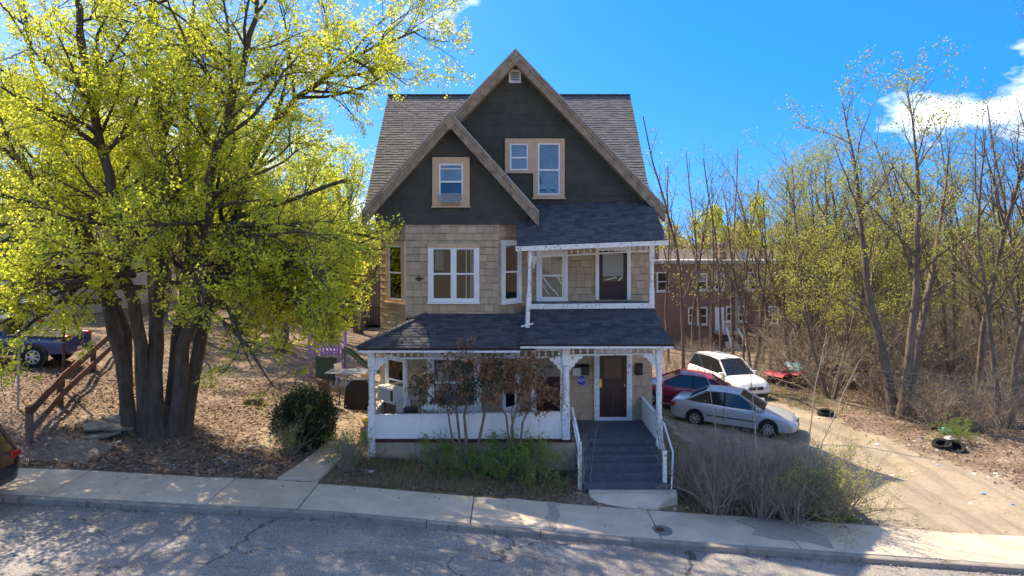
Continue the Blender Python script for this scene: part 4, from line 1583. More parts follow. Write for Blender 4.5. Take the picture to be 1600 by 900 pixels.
mb.tube([(4.10, 18.9, Z(-4.98)), (4.13, 18.7, Z(-4.99)), (4.20, 17.95, Z(-5.55)), (4.08, 17.62, Z(-6.45))], .026, 8)
mb.build('pipe_rail', M['white_old'], house)
n = 17
for i in range(n):
    y = lerp(19.12, 20.95, i / (n - 1))
    mb = MB(); mb.box(3.955, 3.977, y - .048, y + .048, DECK + .005, Z(-4.80) - .02)
    mb.build('picket', M['white'], house)
mb = MB(); mb.bar((3.967, 19.08, Z(-4.79)), (3.967, 20.98, Z(-4.79)), .08, .04); mb.build('picket_cap', M['white_old'], house)
# service cable clipped across the porch roof
mb = MB()
pts = [px(598, 488, 20.9) + Vector((-.1, 0, 0)), px(640, 494, 20.0), px(720, 503, 19.6), px(818, 515, 19.4)]
mb.tube([pts[0], pts[1] + Vector((0, 0, -.02)), pts[2] + Vector((0, 0, -.01)), pts[3]], .008, 5)
mb.build('service_cable', M['cable'], house)

# ---- things standing on the porch
t = thing('folding_chair', 'white metal folding chair behind the white porch half wall', 'chair', (-2.3, 19.55, DECK))
mb = MB()
mb.tube([(-.25, .10, 0), (-.25, -.02, .45), (-.24, -.1, .78), (-.19, -.12, .86), (.19, -.12, .86), (.24, -.1, .78), (.25, -.02, .45), (.25, .10, 0)], .018, 8)
mb.build('back_frame', M['vinyl'], t, smooth=True)
mb = MB(); mb.box(-.2, .2, -.135, -.115, .70, .84); mb.build('backrest', M['vinyl'], t, bevel=.01)
mb = MB(); mb.box(-.21, .21, -.02, .38, .43, .455); mb.build('seat', M['vinyl'], t, bevel=.01)
for s in (-1, 1):
    mb = MB(); mb.tube([(.22 * s, .36, 0), (.22 * s, .1, .44)], .014, 6); mb.build('leg', M['vinyl'], t)
t = thing('storage_box', 'black box resting beside the white folding chair on the porch', 'box', (-2.86, 19.42, DECK))
mb = MB(); mb.box(-.18, .18, -.14, .14, 0, .72); mb.build('box_body', M['black'], t, bevel=.012)
mb = MB(); mb.box(-.19, .19, -.15, .15, .721, .765); mb.build('lid', M['black'], t, bevel=.01)
t = thing('plastic_chair', 'pale grey plastic chair tucked in the porch corner below the window unit', 'chair', (-3.15, 19.75, DECK))
mb = MB(); mb.prism([(-.22, .2, .4), (.22, .2, .4), (.2, .27, .86), (0, .28, .9), (-.2, .27, .86)], (0, .025, 0)); mb.build('backrest', M['render'], t)
mb = MB(); mb.box(-.23, .23, -.22, .2, .38, .41); mb.build('seat', M['render'], t)
for sx in (-1, 1):
    for sy in (-1, 1):
        mb = MB(); mb.bar((.2 * sx, .18 * sy, .38), (.22 * sx, .21 * sy, 0), .04, .04); mb.build('leg', M['render'], t)
# ================================================================== TREES AND SHRUBS
class Plant:
    """collects branch polylines and leaf positions, then makes meshes with numpy"""
    def __init__(s, seed):
        s.r = random.Random(seed)
        s.nr = np.random.default_rng(seed)
        s.br = []
        s.tips = []
    def branch(s, p, d, L, r0, r1, n, wander, trop, up=Vector((0, 0, 1))):
        pts = [Vector(p)]
        d = Vector(d).normalized()
        st = L / n
        r = s.r
        for i in range(n):
            d = d + Vector((r.gauss(0, wander), r.gauss(0, wander), r.gauss(0, wander))) + up * trop
            d.normalize()
            pts.append(pts[-1] + d * st)
        return pts, [lerp(r0, r1, i / n) for i in range(n + 1)]
    def grow(s, pts, rad, lv, P):
        """P: per-level dicts with n (children per metre), len, ang, wander, trop, seg; last level carries leaves"""
        s.br.append((pts, rad, lv))
        keep = P.get('keep')
        if lv >= len(P['lv']):
            return
        q = P['lv'][lv]
        L = sum((pts[i + 1] - pts[i]).length for i in range(len(pts) - 1))
        cnt = max(1, int(L * q['n'] + s.r.random()))
        for c in range(cnt):
            t = s.r.uniform(q.get('t0', .25), 1.0)
            f = t * (len(pts) - 1)
            i = min(int(f), len(pts) - 2)
            p = lerp(pts[i], pts[i + 1], f - i)
            if keep and not keep(p):
                continue
            tang = (pts[i + 1] - pts[i]).normalized()
            side = Vector((s.r.gauss(0, 1), s.r.gauss(0, 1), s.r.gauss(0, 1) * q.get('flat', 1)))
            side = (side - tang * side.dot(tang))
            if side.length < .01:
                continue
            side.normalize()
            a = math.radians(s.r.gauss(q['ang'], 10))
            d = tang * math.cos(a) + side * math.sin(a)
            ln = q['len'] * s.r.uniform(.55, 1.25) * (1.15 - .45 * t)
            r0 = min(lerp(rad[i], rad[i + 1], f - i) * .62, q['r'] * ln / q['len'])
            bp, brd = s.branch(p, d, ln, r0, max(.0025, r0 * .25), q['seg'], q['wander'], q['trop'])
            if keep:
                k = 1
                while k < len(bp) and keep(bp[k]):
                    k += 1
                if k < 2:
                    continue
                bp, brd = bp[:k], brd[:k]
            s.grow(bp, brd, lv + 1, P)
            if lv + 1 >= len(P['lv']):
                for k in range(1, len(bp)):
                    s.tips.append((bp[k], k / (len(bp) - 1)))
    def wood(s, name, mat, parent, sides=(9, 6, 4, 3, 3), minr=0):
        V = []
        Fc = []
        o = 0
        for pts, rad, lv in s.br:
            k = sides[min(lv, len(sides) - 1)]
            P = np.array([tuple(p) for p in pts])
            n = len(P)
            T = np.gradient(P, axis=0)
            T /= np.linalg.norm(T, axis=1, keepdims=True) + 1e-9
            ref = np.array([.31, .87, .38]) if abs(T[0] @ np.array([.31, .87, .38])) < .9 else np.array([1., 0, 0])
            A = np.cross(T, ref)
            A /= np.linalg.norm(A, axis=1, keepdims=True) + 1e-9
            B = np.cross(T, A)
            an = np.arange(k) * 2 * PI / k
            R = np.array(rad)[:, None, None]
            ring = P[:, None, :] + R * (A[:, None, :] * np.cos(an)[None, :, None] + B[:, None, :] * np.sin(an)[None, :, None])
            V.append(ring.reshape(-1, 3))
            ii = o + np.arange(n * k).reshape(n, k)
            j2 = np.roll(ii, -1, axis=1)
            Fc.append(np.stack([ii[:-1], j2[:-1], j2[1:], ii[1:]], -1).reshape(-1, 4))
            o += n * k
        return mesh_np(name, np.concatenate(V), np.concatenate(Fc), mat, parent, smooth=True)
    def leaves(s, name, mat, parent, per=5, spread=.14, size=(.05, .09), aspect=.8, droop=0., tips=None, fold=.25, frac=1.):
        tp = tips if tips is not None else s.tips
        if frac < 1:
            tp = [t for t in tp if s.r.random() < frac]
        if not tp:
            return None
        c = np.array([tuple(t[0]) for t in tp])
        c = np.repeat(c, per, axis=0)
        n = len(c)
        g = s.nr
        off = g.normal(0, 1, (n, 3))
        off /= np.linalg.norm(off, axis=1, keepdims=True)
        off *= (g.random((n, 1)) ** .6) * spread
        c = c + off
        a = g.normal(0, 1, (n, 3)) + off / spread * .8
        a[:, 2] -= droop
        a /= np.linalg.norm(a, axis=1, keepdims=True)
        b = np.cross(a, g.normal(0, 1, (n, 3)))
        b /= np.linalg.norm(b, axis=1, keepdims=True) + 1e-9
        nn = np.cross(a, b)
        sz = g.uniform(size[0], size[1], (n, 1))
        w_ = sz * aspect * .5
        v0 = c
        v1 = c + a * sz * .45 + b * w_ + nn * w_ * fold
        v2 = c + a * sz
        v3 = c + a * sz * .45 - b * w_ + nn * w_ * fold
        V = np.stack([v0, v1, v2, v3], 1).reshape(-1, 3)
        Fq = np.arange(4 * n).reshape(n, 4)
        return mesh_np(name, V, Fq, mat, parent)

# ---- the big maple on the left bank: stems traced as directions, depth chosen around the root
def maple():
    base = on_ground(250, 676)
    bx, by, bz = base
    root = thing('maple_tree', 'large many-stemmed maple with yellow-green spring leaves on the bank by the sidewalk', 'tree', base)
    pl = Plant(11)
    off = Vector(base)
    stems = [
        ([(190, 662), (172, 520), (118, 370), (50, 275), (-40, 190), (-140, 90)], [0, .2, .6, 1.2, 1.8, 2.4], .20),
        ([(180, 655), (186, 520), (150, 400), (95, 260), (55, 100), (20, -80), (0, -220)], [.6, 1.0, 1.6, 2.4, 3.0, 3.6, 4.2], .18),
        ([(222, 672), (214, 540), (196, 400), (160, 230), (128, 60), (105, -110), (90, -230)], [-.1, -.3, -.7, -1.2, -1.8, -2.4, -3], .20),
        ([(246, 680), (240, 540), (252, 400), (250, 220), (236, 60), (248, -120), (250, -260)], [-.2, 0, .3, .5, .8, 1.0, 1.2], .23),
        ([(282, 676), (296, 540), (318, 400), (334, 250), (376, 120), (402, -10), (430, -150)], [-.1, -.3, -.8, -1.4, -2.0, -2.6, -3.2], .20),
        ([(300, 668), (322, 540), (360, 360), (404, 225), (470, 150), (560, 85), (660, 45)], [.3, .5, .8, 1.0, 1.0, .9, .8], .20),
        ([(268, 668), (282, 520), (300, 350), (290, 180), (300, 20), (320, -160)], [.5, .9, 1.6, 2.4, 3.2, 4.0], .17),
    ]
    allow = [(-400, 2000), (0, 728), (100, 742), (200, 735), (262, 712), (300, 660), (345, 648), (372, 622), (420, 604), (480, 590), (520, 540), (560, 505), (640, 500), (690, 470), (720, 200)]
    ax = [a[0] for a in allow]
    av = [a[1] for a in allow]
    av[0] = 722
    def keep(pp):
        p = pp + off
        if p.y < 12.6:
            return False
        x, y = proj(p)
        g = gz(p.x, p.y)
        if p.z < g + (1.15 if x > 330 else 2.1):
            return False
        if p.x > -4.4 and p.y > 19.3 and p.z < Z(4.6):
            return False
        return x < np.interp(y, ax, av)
    P = dict(keep=keep, lv=[
        dict(n=1.9, len=3.3, ang=52, wander=.12, trop=.03, seg=7, r=.075, t0=.30, flat=.7),
        dict(n=3.7, len=1.45, ang=50, wander=.15, trop=.0, seg=5, r=.02, t0=.2),
        dict(n=5.4, len=.55, ang=48, wander=.2, trop=.04, seg=3, r=.007, t0=.2)])
    trunk_br = []
    for pxs, dps, r0 in stems:
        pxs = [(246 + (pxs[0][0] - 246) * .74, pxs[0][1]), (246 + (pxs[1][0] - 246) * .88, pxs[1][1])] + list(pxs[2:])
        dps = [dps[0] * .6] + list(dps[1:])
        pts = [px(x, y, by + d) - off for (x, y), d in zip(pxs, dps)]
        g0 = gz(pts[0].x + bx, pts[0].y + by) - bz
        pts[0].z = g0 - .15
        # smooth the polyline
        fine = []
        m = len(pts)
        for i in range(m - 1):
            p0, p1, p2, p3 = pts[max(i - 1, 0)], pts[i], pts[i + 1], pts[min(i + 2, m - 1)]
            for k in range(4):
                t = k / 4
                q = .5 * ((2 * p1) + (p2 - p0) * t + (2 * p0 - 5 * p1 + 4 * p2 - p3) * t * t + (3 * p1 - p0 - 3 * p2 + p3) * t ** 3)
                q += Vector((pl.r.gauss(0, .035), pl.r.gauss(0, .035), 0)) * (1 if i else 0)
                fine.append(q)
        fine.append(pts[-1])
        nf = len(fine)
        rad = [max(.03, r0 * (1 - i / (nf - 1)) ** .75 * (1.28 if i == 0 else 1.08 if i == 1 else 1)) for i in range(nf)]
        trunk_br.append((fine, rad))
        pl.grow(fine, rad, 0, P)
    # low boughs that hang out over the bank and towards the street
    lows = [((262, 420), (-.3, -.8, .05), 4.4), ((225, 450), (-.1, -1, .1), 4.0), ((320, 430), (.9, -.35, -.02), 5.2), ((335, 400), (1, .1, .02), 6.0),
            ((350, 370), (1, -.2, .12), 6.0), ((190, 470), (-.8, -.6, .1), 3.8), ((300, 470), (.6, -.8, .0), 4.4), ((150, 420), (-1, -.2, .12), 4.5),
            ((345, 380), (.9, .5, .05), 6.0), ((250, 400), (.25, -1, .12), 4.6), ((330, 440), (.8, .25, -.10), 5.4), ((360, 360), (1, .3, .15), 6.4),
            ((318, 455), (.8, -.55, -.1), 4.8), ((210, 430), (-.5, -.9, .05), 4.2), ((370, 340), (1, .0, .28), 6.5)]
    for k in range(16):
        a_ = pl.r.uniform(150, 350)
        th = pl.r.uniform(-1.15, 1.15) if a_ > 240 else pl.r.uniform(-2.4, -.4)
        th -= .6
        lows.append(((a_, pl.r.uniform(330, 450)), (math.cos(th), math.sin(th), pl.r.uniform(-.05, .2)), pl.r.uniform(3.4, 5.2)))
    for k in range(22):
        th = pl.r.uniform(-.75, .7)
        lows.append(((pl.r.uniform(318, 372), pl.r.uniform(345, 460)), (math.cos(th), math.sin(th), pl.r.uniform(-.08, .12)), pl.r.uniform(3.0, 5.8)))
    P2 = dict(keep=keep, lv=[
        dict(n=2.3, len=1.7, ang=50, wander=.15, trop=-.01, seg=6, r=.022, t0=.2),
        dict(n=4.4, len=.55, ang=50, wander=.2, trop=.02, seg=3, r=.008, t0=.15)])
    for (a, b), d, L in lows:
        p = px(a, b, by - .2) - off
        bp, brd = pl.branch(p, d, L, .085, .015, 10, .10, -.035)
        k = 1
        while k < len(bp) and keep(bp[k]):
            k += 1
        if k > 2:
            pl.grow(bp[:k], brd[:k], 0, P2)
    lv0 = pl.br
    pl.wood('branches', M['bark'], root)
    # flared foot of each stem as the trunk part
    mb = MB()
    for fine, rad in trunk_br:
        mb.tube([q for q in fine[:6]], [r * 1.03 for r in rad[:6]], 12)
    mb.tube([(.0, .15, -.2), (0, .2, .25), (.02, .25, .7)], [.7, .35, .12], 14)
    mb.build('trunk', M['bark'], root, smooth=True)
    print('maple tips', len(pl.tips), 'branches', len(pl.br))
    lo_t = [q for q in pl.tips if q[0].z < 5.2]
    hi_t = [q for q in pl.tips if q[0].z >= 5.2 and pl.r.random() < np.interp(q[0].z, [7, 11, 12.8, 14.2], [1, .95, .8, .2])]  # unseen top of the crown thinned so less shade falls on the road
    pl.leaves('crown', M['maple'], root, per=6, spread=.125, size=(.035, .095), aspect=.95, tips=lo_t)
    pl.leaves('upper_crown', M['maple'], root, per=6, spread=.125, size=(.032, .085), aspect=.95, tips=hi_t)
    return root
maple()
# ---- leafless and budding trees of the wood strip: a few grown models, copied one by one
def make_tree(name, label, cat, group, seed, h=13, r=.14, lean=0, lv=None, bark='bark2', leaf=None, per=2, spread=.16, size=(.05, .09), forks=1, frac=1., spread_ang=24):
    root = thing(name, label, cat, (0, 0, 0), group)
    pl = Plant(seed)
    P = dict(lv=lv or [
        dict(n=1.5, len=3.2, ang=38, wander=.10, trop=.06, seg=6, r=.05, t0=.28),
        dict(n=2.0, len=1.4, ang=38, wander=.13, trop=.05, seg=4, r=.016, t0=.2),
        dict(n=2.6, len=.65, ang=38, wander=.15, trop=.05, seg=3, r=.007, t0=.2)])
    for k in range(forks):
        a = 2 * PI * k / forks + pl.r.uniform(-.4, .4)
        tilt = math.radians(spread_ang if forks > 1 else lean)
        d = Vector((math.cos(a) * math.sin(tilt) * .6, math.sin(a) * math.sin(tilt) * .6, math.cos(tilt)))
        hh = h * pl.r.uniform(.85, 1.05) if forks > 1 else h
        pts, rad = pl.branch((math.cos(a) * r * .7 * (forks > 1), math.sin(a) * r * .7 * (forks > 1), -.25), d, hh, r, .02, 12, .045, .03)
        rad[0] *= 1.5
        pl.grow(pts, rad, 0, P)
    trunk = [b for b in pl.br if b[2] == 0]
    rest = [b for b in pl.br if b[2] > 0]
    pl.br = trunk
    pl.wood('trunk', M[bark], root)
    pl.br = rest
    pl.wood('branches', M[bark], root)
    if leaf:
        pl.leaves('crown', M[leaf], root, per=per, spread=spread, size=size, frac=frac)
    return root
slim_lv = [dict(n=1.5, len=2.2, ang=30, wander=.10, trop=.09, seg=5, r=.028, t0=.25),
           dict(n=2.2, len=1.0, ang=34, wander=.13, trop=.07, seg=4, r=.010, t0=.2),
           dict(n=2.4, len=.5, ang=36, wander=.15, trop=.05, seg=3, r=.005, t0=.2)]
WG = 'trees of the wood strip beyond the driveway'
T = {}
T['twin'] = make_tree('budding_tree', 'forked tree with olive-green budding crown deep in the wood strip', 'tree', WG, 101, h=14.5, r=.21, forks=3, leaf='bud', per=3, spread=.2, size=(.06, .11), spread_ang=20)
T['bare'] = make_tree('bare_tree', 'leafless grey-brown tree standing in the wood strip beyond the driveway', 'tree', WG, 102, h=13.5, r=.13, leaf='bud2', per=1, frac=.5)
T['bare2'] = make_tree('bare_tree', 'leafless grey-brown tree standing in the wood strip beyond the driveway', 'tree', WG, 103, h=11.5, r=.11, forks=2, leaf='bud2', per=1, frac=.6, spread_ang=16)
T['lean'] = make_tree('leaning_tree', 'leaning forked tree with sparse buds in the wood strip beyond the driveway', 'tree', WG, 104, h=12, r=.15, lean=17, leaf='bud', per=2, frac=.8)
T['slim'] = make_tree('slender_tree', 'slender young tree with thin upright branches and few buds in the wood strip', 'tree', WG, 105, h=10.5, r=.075, lv=slim_lv, leaf='bud', per=2, frac=.6)
T['slim2'] = make_tree('slender_tree', 'slender young tree with thin upright branches and few buds in the wood strip', 'tree', WG, 106, h=9.5, r=.065, lean=6, lv=slim_lv, leaf='bud2', per=2, frac=.6)
T['green'] = make_tree('leafing_tree', 'small tree hazed with pale green young leaves in the wood strip', 'tree', WG, 107, h=8.5, r=.09, forks=2, leaf='bud', per=4, spread=.25, size=(.06, .10), spread_ang=26)
TL_ = {k: (o['label'], o.get('group')) for k, o in T.items()}
used = set()
def plant_tree(kind, x, y, sc=1., rz=None, label=None, group=None, name=None):
    src = T[kind]
    if kind in used:
        o = copy_tree(src)
    else:
        o = src
        used.add(kind)
    o.location = (x, y, gz(x, y))
    o.rotation_euler = (0, 0, rng.uniform(0, 6.28) if rz is None else rz)
    o.scale = (sc, sc, sc * rng.uniform(.95, 1.08))
    o['label'] = label or TL_[kind][0]
    o['group'] = group or TL_[kind][1]
    return o
def at_px(kind, x, y, sc=1., **k):
    p = on_ground(x, y)
    return plant_tree(kind, p.x, p.y, sc, **k)
def budding_screen():
    for (x, Y, s) in [(1240, 37, .62), (1255, 39, .74), (1290, 35, .78), (1235, 46, .85), (1330, 40, .9), (1275, 48, .95)]:
        plant_tree('twin', pX(x, Y), Y, s)
budding_screen()
at_px('twin', 1405, 652, 1.0, rz=.4, label='big forked tree with olive-green budding crown where the driveway meets the wood')
at_px('lean', 1300, 605, 1.0, rz=2.6, label='leaning tree with sparse buds rising beside the heap of red plastic')
at_px('bare', 1528, 640, 1.12, rz=1.0, label='tall bare tree behind the dumped tyres and bags at the wood edge')
at_px('bare2', 1572, 668, 1.15, rz=2.0, label='bare forked tree growing beside the yellowed grass clump at the wood edge')
for (x, y, k, s) in [(1482, 622, 'slim', 1.15), (1445, 615, 'bare', .9), (1350, 590, 'bare2', 1.0), (1262, 566, 'slim', 1.25), (1240, 556, 'bare', .85), (1205, 553, 'slim2', 1.1),
                     (1500, 590, 'bare', 1.0), (1560, 600, 'lean', .95), (1380, 580, 'slim2', 1.3), (1330, 570, 'bare', 1.0), (1425, 575, 'twin', .85), (1590, 620, 'slim', 1.3), (1608, 650, 'bare', 1.05), (1640, 640, 'lean', 1.0)]:
    at_px(k, x, y, s)
BG = 'slender trees before the brick terrace'
for (x, Y, k, s) in [(1068, 36, 'slim', 1.3), (1128, 38, 'slim2', 1.35), (1098, 42, 'slim', 1.3), (1160, 40, 'slim2', 1.25), (1045, 44, 'slim2', 1.45), (1190, 45, 'bare2', 1.0), (1082, 47, 'bare', .95), (1146, 43, 'slim', 1.35), (1115, 34, 'slim2', 1.1), (1176, 37, 'bare2', .9), (1205, 41, 'bare', .95)]:
    plant_tree(k, pX(x, Y), Y, s, label='slender tree standing in front of the brick terrace with the satellite dish', group=BG)
rt = random.Random(5)
placed = []
tries = 0
while len(placed) < 74 and tries < 3000:
    tries += 1
    Y = rt.uniform(30, 66)
    x = rt.uniform(1205, 1800)
    X = pX(x, Y)
    if X < 13 or any((X - a) ** 2 + (Y - b) ** 2 < 2.6 for a, b in placed):
        continue
    if 48 < Y < 66 and X < 25:
        continue
    placed.append((X, Y))
    k = rt.choice(['bare', 'bare', 'bare2', 'slim', 'slim2', 'green', 'lean', 'green', 'twin'])
    plant_tree(k, X, Y, rt.uniform(.72, 1.0) * (.9 if k == 'twin' else 1))
LG = 'trees in the yards behind the maple'
T['leafy'] = make_tree('leafy_tree', 'dense yellow-green tree in the yard behind the maple', 'tree', 'dense yellow-green trees behind the maple', 108, h=9.5, r=.16, forks=3, leaf='maple', per=7, spread=.26, size=(.07, .13), spread_ang=26)
TL_['leafy'] = (T['leafy']['label'], T['leafy']['group'])
for (x, Y, s) in [(440, 33, .95), (520, 38, 1.0), (375, 37, 1.05), (560, 42, .9), (30, 34, .8), (120, 42, 1.1), (250, 40, 1.1), (310, 34, .9)]:
    plant_tree('leafy', pX(x, Y), Y, s)
for i in range(15):
    Y = rt.uniform(38, 62)
    X = pX(rt.uniform(-150, 470), Y)
    plant_tree(rt.choice(['green', 'green', 'bare2', 'twin']), X, Y, rt.uniform(.75, 1.0), label='leafing tree in the yards beyond the maple and its leafy bank', group=LG)
# far-off wood: one mass
pl = Plant(77)
Pf = dict(lv=[dict(n=.9, len=2.6, ang=40, wander=.1, trop=.05, seg=4, r=.06, t0=.25), dict(n=1.6, len=1.2, ang=40, wander=.12, trop=.04, seg=3, r=.03, t0=.2)])
for i in range(330):
    Y = rt.uniform(70, 135)
    X = rt.uniform(-.85, .95) * Y
    p, r_ = pl.branch((X, Y, gz(X, Y) - .3), (0, 0, 1), rt.uniform(7.5, 10.5), .16, .03, 7, .05, .03)
    pl.grow(p, r_, 0, Pf)
fw = pl.wood('far_wood', M['bark2'], None, sides=(5, 4, 3))
tag(fw, 'far-off belt of budding trees beyond the brick buildings', 'woods', kind='stuff')
fl = pl.leaves('far_foliage', M['bud2'], fw, per=5, spread=.7, size=(.25, .5))
tag(fl, kind='stuff')
# yellow-green tree seen over the roof of the brick terrace
yt_ = make_tree('roadside_tree', 'round yellow-green tree showing above the roof of the brick terrace', 'tree', None, 131, h=11.5, r=.2, forks=3, leaf='maple', per=8, spread=.5, size=(.16, .28), spread_ang=26)
yt_.location = (pX(1135, 78), 78, gz(24, 78) + .0)

# ---- shrubs
def make_shrub(name, label, cat, group, seed, n=16, h=1.7, spread=28, r=.012, mat='twig', leaf=None, per=3, lsp=.08, size=(.03, .06), lv=None, arch=-.05, frac=1., base=.25, aspect=.6):
    root = thing(name, label, cat, (0, 0, 0), group)
    pl = Plant(seed)
    P = dict(lv=lv or [dict(n=4.5, len=.55, ang=46, wander=.18, trop=.03, seg=4, r=.006, t0=.25), dict(n=6, len=.25, ang=38, wander=.15, trop=.02, seg=2, r=.003, t0=.2)])
    for k in range(n):
        a = pl.r.uniform(0, 2 * PI)
        t = math.radians(abs(pl.r.gauss(0, spread)))
        d = Vector((math.cos(a) * math.sin(t), math.sin(a) * math.sin(t), math.cos(t)))
        q = pl.r.uniform(0, base)
        pts, rad = pl.branch((math.cos(a) * q, math.sin(a) * q, -.12), d, h * pl.r.uniform(.6, 1.15), r * pl.r.choice((.6, .8, 1., 1.3, 1.9)), .003, 8, .11, arch)
        pl.grow(pts, rad, 0, P)
    pl.wood('stems', M[mat], root, sides=(5, 3, 3))
    if leaf:
        pl.leaves('foliage', M[leaf], root, per=per, spread=lsp, size=size, frac=frac, aspect=aspect)
    return root
DG = 'leafless brush beside the front steps'
UG = 'leafless underbrush of the wood strip'
sh = {}
sh['dry'] = make_shrub('dry_brush', 'tangle of leafless brown brush between the steps and the driveway', 'shrub', DG, 201, n=52, h=1.6)
sh['dry2'] = make_shrub('dry_brush', 'tangle of leafless brown brush between the steps and the driveway', 'shrub', DG, 202, n=38, h=1.9, spread=20)
sh['under'] = make_shrub('underbrush', 'leafless tangled underbrush along the wood strip', 'shrub', UG, 203, n=22, h=2.2, spread=34, leaf='bud2', per=1, frac=.12)
sh['greenish'] = make_shrub('leafing_shrub', 'upright shrub with small yellow-green leaves at the edge of the driveway', 'shrub', None, 204, n=34, h=1.75, spread=22, leaf='bud', per=2, size=(.03, .055), frac=.8)
sh['fresh'] = make_shrub('green_shrub', 'low bright green shrub against the porch skirt', 'shrub', 'green shrubs along the porch skirt', 205, n=26, h=.95, spread=26, leaf='fresh', per=4, size=(.035, .07), lsp=.07)
SL_ = {k: (o['label'], o.get('group')) for k, o in sh.items()}
sh_used = set()
def shrub(k, x, y, sc=1., label=None, group=None, rz=None, zs=1.):
    o = copy_tree(sh[k]) if k in sh_used else sh[k]
    sh_used.add(k)
    o.location = (x, y, gz(x, y))
    o.rotation_euler = (0, 0, rng.uniform(0, 6.28) if rz is None else rz)
    o.scale = (sc, sc, sc * zs)
    o['label'] = label or SL_[k][0]
    g = group if label else SL_[k][1]
    if g:
        o['group'] = g
    elif 'group' in o.keys():
        del o['group']
    return o
def shrub_px(k, x, y, *a, **kw):
    p = on_ground(x, y)
    return shrub(k, p.x, p.y, *a, **kw)
for (x, y, k, s) in [(1085, 778, 'dry', .9), (1120, 800, 'dry2', 1.0), (1160, 785, 'dry', 1.1), (1190, 812, 'dry2', .95), (1215, 792, 'dry', 1.05), (1240, 815, 'dry', .9), (1140, 770, 'dry2', 1.0),
                     (1255, 795, 'dry2', .9), (1100, 760, 'dry', .8)]:
    shrub_px(k, x, y, s)
shrub_px('greenish', 1278, 806, 1.05)
shrub_px('greenish', 1305, 812, 1.1, label='spreading shrub with yellow-green leaves overhanging the dirt driveway')
shrub_px('greenish', 1240, 800, .95, label='shrub with small green leaves growing among the dry brush')
shrub_px('greenish', 1150, 795, .6, label='low half-leafed shrub among the dry brush near the steps')
for (x, y, s) in [(690, 735, .95), (735, 742, .7), (800, 742, 1.1), (835, 748, 1.15), (775, 745, .8)]:
    shrub_px('fresh', x, y, s)
shrub_px('fresh', 548, 722, .85, label='scraggly green shrub at the corner of the garden path by the porch post', group=None)
shrub_px('greenish', 452, 712, .75, label='small half-leafed shrub in front of the dark round evergreen bush', group=None)
shrub_px('dry', 540, 735, .55, label='low dry stalks between the garden path and the porch corner', group=None)
shrub_px('greenish', 1470, 648, .55, label='fresh green sapling clump at the foot of the forked budding tree', group=None)
shrub_px('fresh', 1492, 690, .8, label='bright green weed clump growing out of the dumped bags', group=None)
for i in range(120):
    Y = rt.uniform(25.5, 62)
    X = pX(rt.uniform(1180, 1680), Y)
    lim = np.interp(Y, [25, 28, 30, 34, 44, 62], [16.5, 15, 13.6, 10.5, 12, 24])
    if X < lim:
        X = lim + rt.uniform(0, 3)
    shrub('under', X, Y, rt.uniform(.7, 1.25) * (1 + .9 * (Y > 31)))
for i in range(9):
    Y = rt.uniform(33, 46)
    shrub('under', pX(rt.uniform(1030, 1200), Y), Y, rt.uniform(.7, 1.1), label='leafless underbrush in front of the brick terrace', group='underbrush before the brick terrace')
# saplings standing tall out of the brush
def sapling(pts_px, Y, r, label):
    b = on_ground(*pts_px[0])
    t = thing('sapling', label, 'sapling', b)
    P = [Vector((0, 0, -.1))] + [px(x, y, b.y + dy) - Vector(b) for (x, y), dy in zip(pts_px[1:], Y)]
    pl = Plant(int(pts_px[0][0]))
    fine = [lerp(P[i], P[i + 1], k / 3) + Vector((pl.r.gauss(0, .012), 0, 0)) for i in range(len(P) - 1) for k in range(3)] + [P[-1]]
    rad = [lerp(r, .006, i / (len(fine) - 1)) for i in range(len(fine))]
    pl.grow(fine, rad, 0, dict(lv=[dict(n=1.6, len=.5, ang=32, wander=.08, trop=.05, seg=3, r=.006, t0=.35)]))
    pl.wood('stem', M['twig_pale'], t, sides=(6, 4))
    pl.leaves('buds', M['bud'], t, per=1, spread=.04, size=(.03, .05), frac=.5)
    return t
sapling([(1252, 808), (1262, 700), (1275, 600), (1292, 520)], [0, .1, .2], .026, 'tall pale forked sapling rising out of the dry brush, left of two')
sapling([(1258, 806), (1285, 690), (1320, 610), (1345, 560)], [0, .1, .3], .022, 'pale sapling leaning towards the driveway from the dry brush')
sapling([(1178, 800), (1180, 690), (1176, 620), (1170, 560)], [0, .0, .1], .018, 'thin straight sapling in the brush before the silver car')
sapling([(1112, 790), (1120, 690), (1110, 600), (1085, 540)], [0, .0, .1], .014, 'thin bowed sapling in the brush nearest the front steps')
# round evergreen
b = on_ground(478, 698)
t = thing('evergreen_bush', 'dense rounded dark evergreen bush beside the garden path', 'bush', b)
pl = Plant(301)
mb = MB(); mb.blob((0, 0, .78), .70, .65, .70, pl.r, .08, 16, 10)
mb.build('core', mk('painted_core_shade', (.012, .016, .008), (.008, .010, .006)), t, smooth=True)  # solid core; the shade inside the foliage is put into its dark colour
tips = []
for i in range(5200):
    th = math.acos(pl.r.uniform(-.95, 1)); a = pl.r.uniform(0, 6.283)
    q = pl.r.uniform(.80, 1.07) * (1 + .09 * math.sin(3 * a + 2 * th) + .06 * math.sin(7 * a - 5 * th)) * (1.14 if pl.r.random() < .07 else 1)
    tips.append((Vector((.88 * q * math.sin(th) * math.cos(a), .82 * q * math.sin(th) * math.sin(a), .80 + .88 * q * math.cos(th))), 1))
tips = [q for q in tips if q[0].z > .02]
pl.leaves('foliage', M['evergreen'], t, per=3, spread=.08, size=(.045, .085), aspect=.55, tips=tips)
mb = MB(); mb.tube([(0, 0, -.15), (.02, 0, .4)], [.05, .04], 8); mb.build('stem', M['bark2'], t)

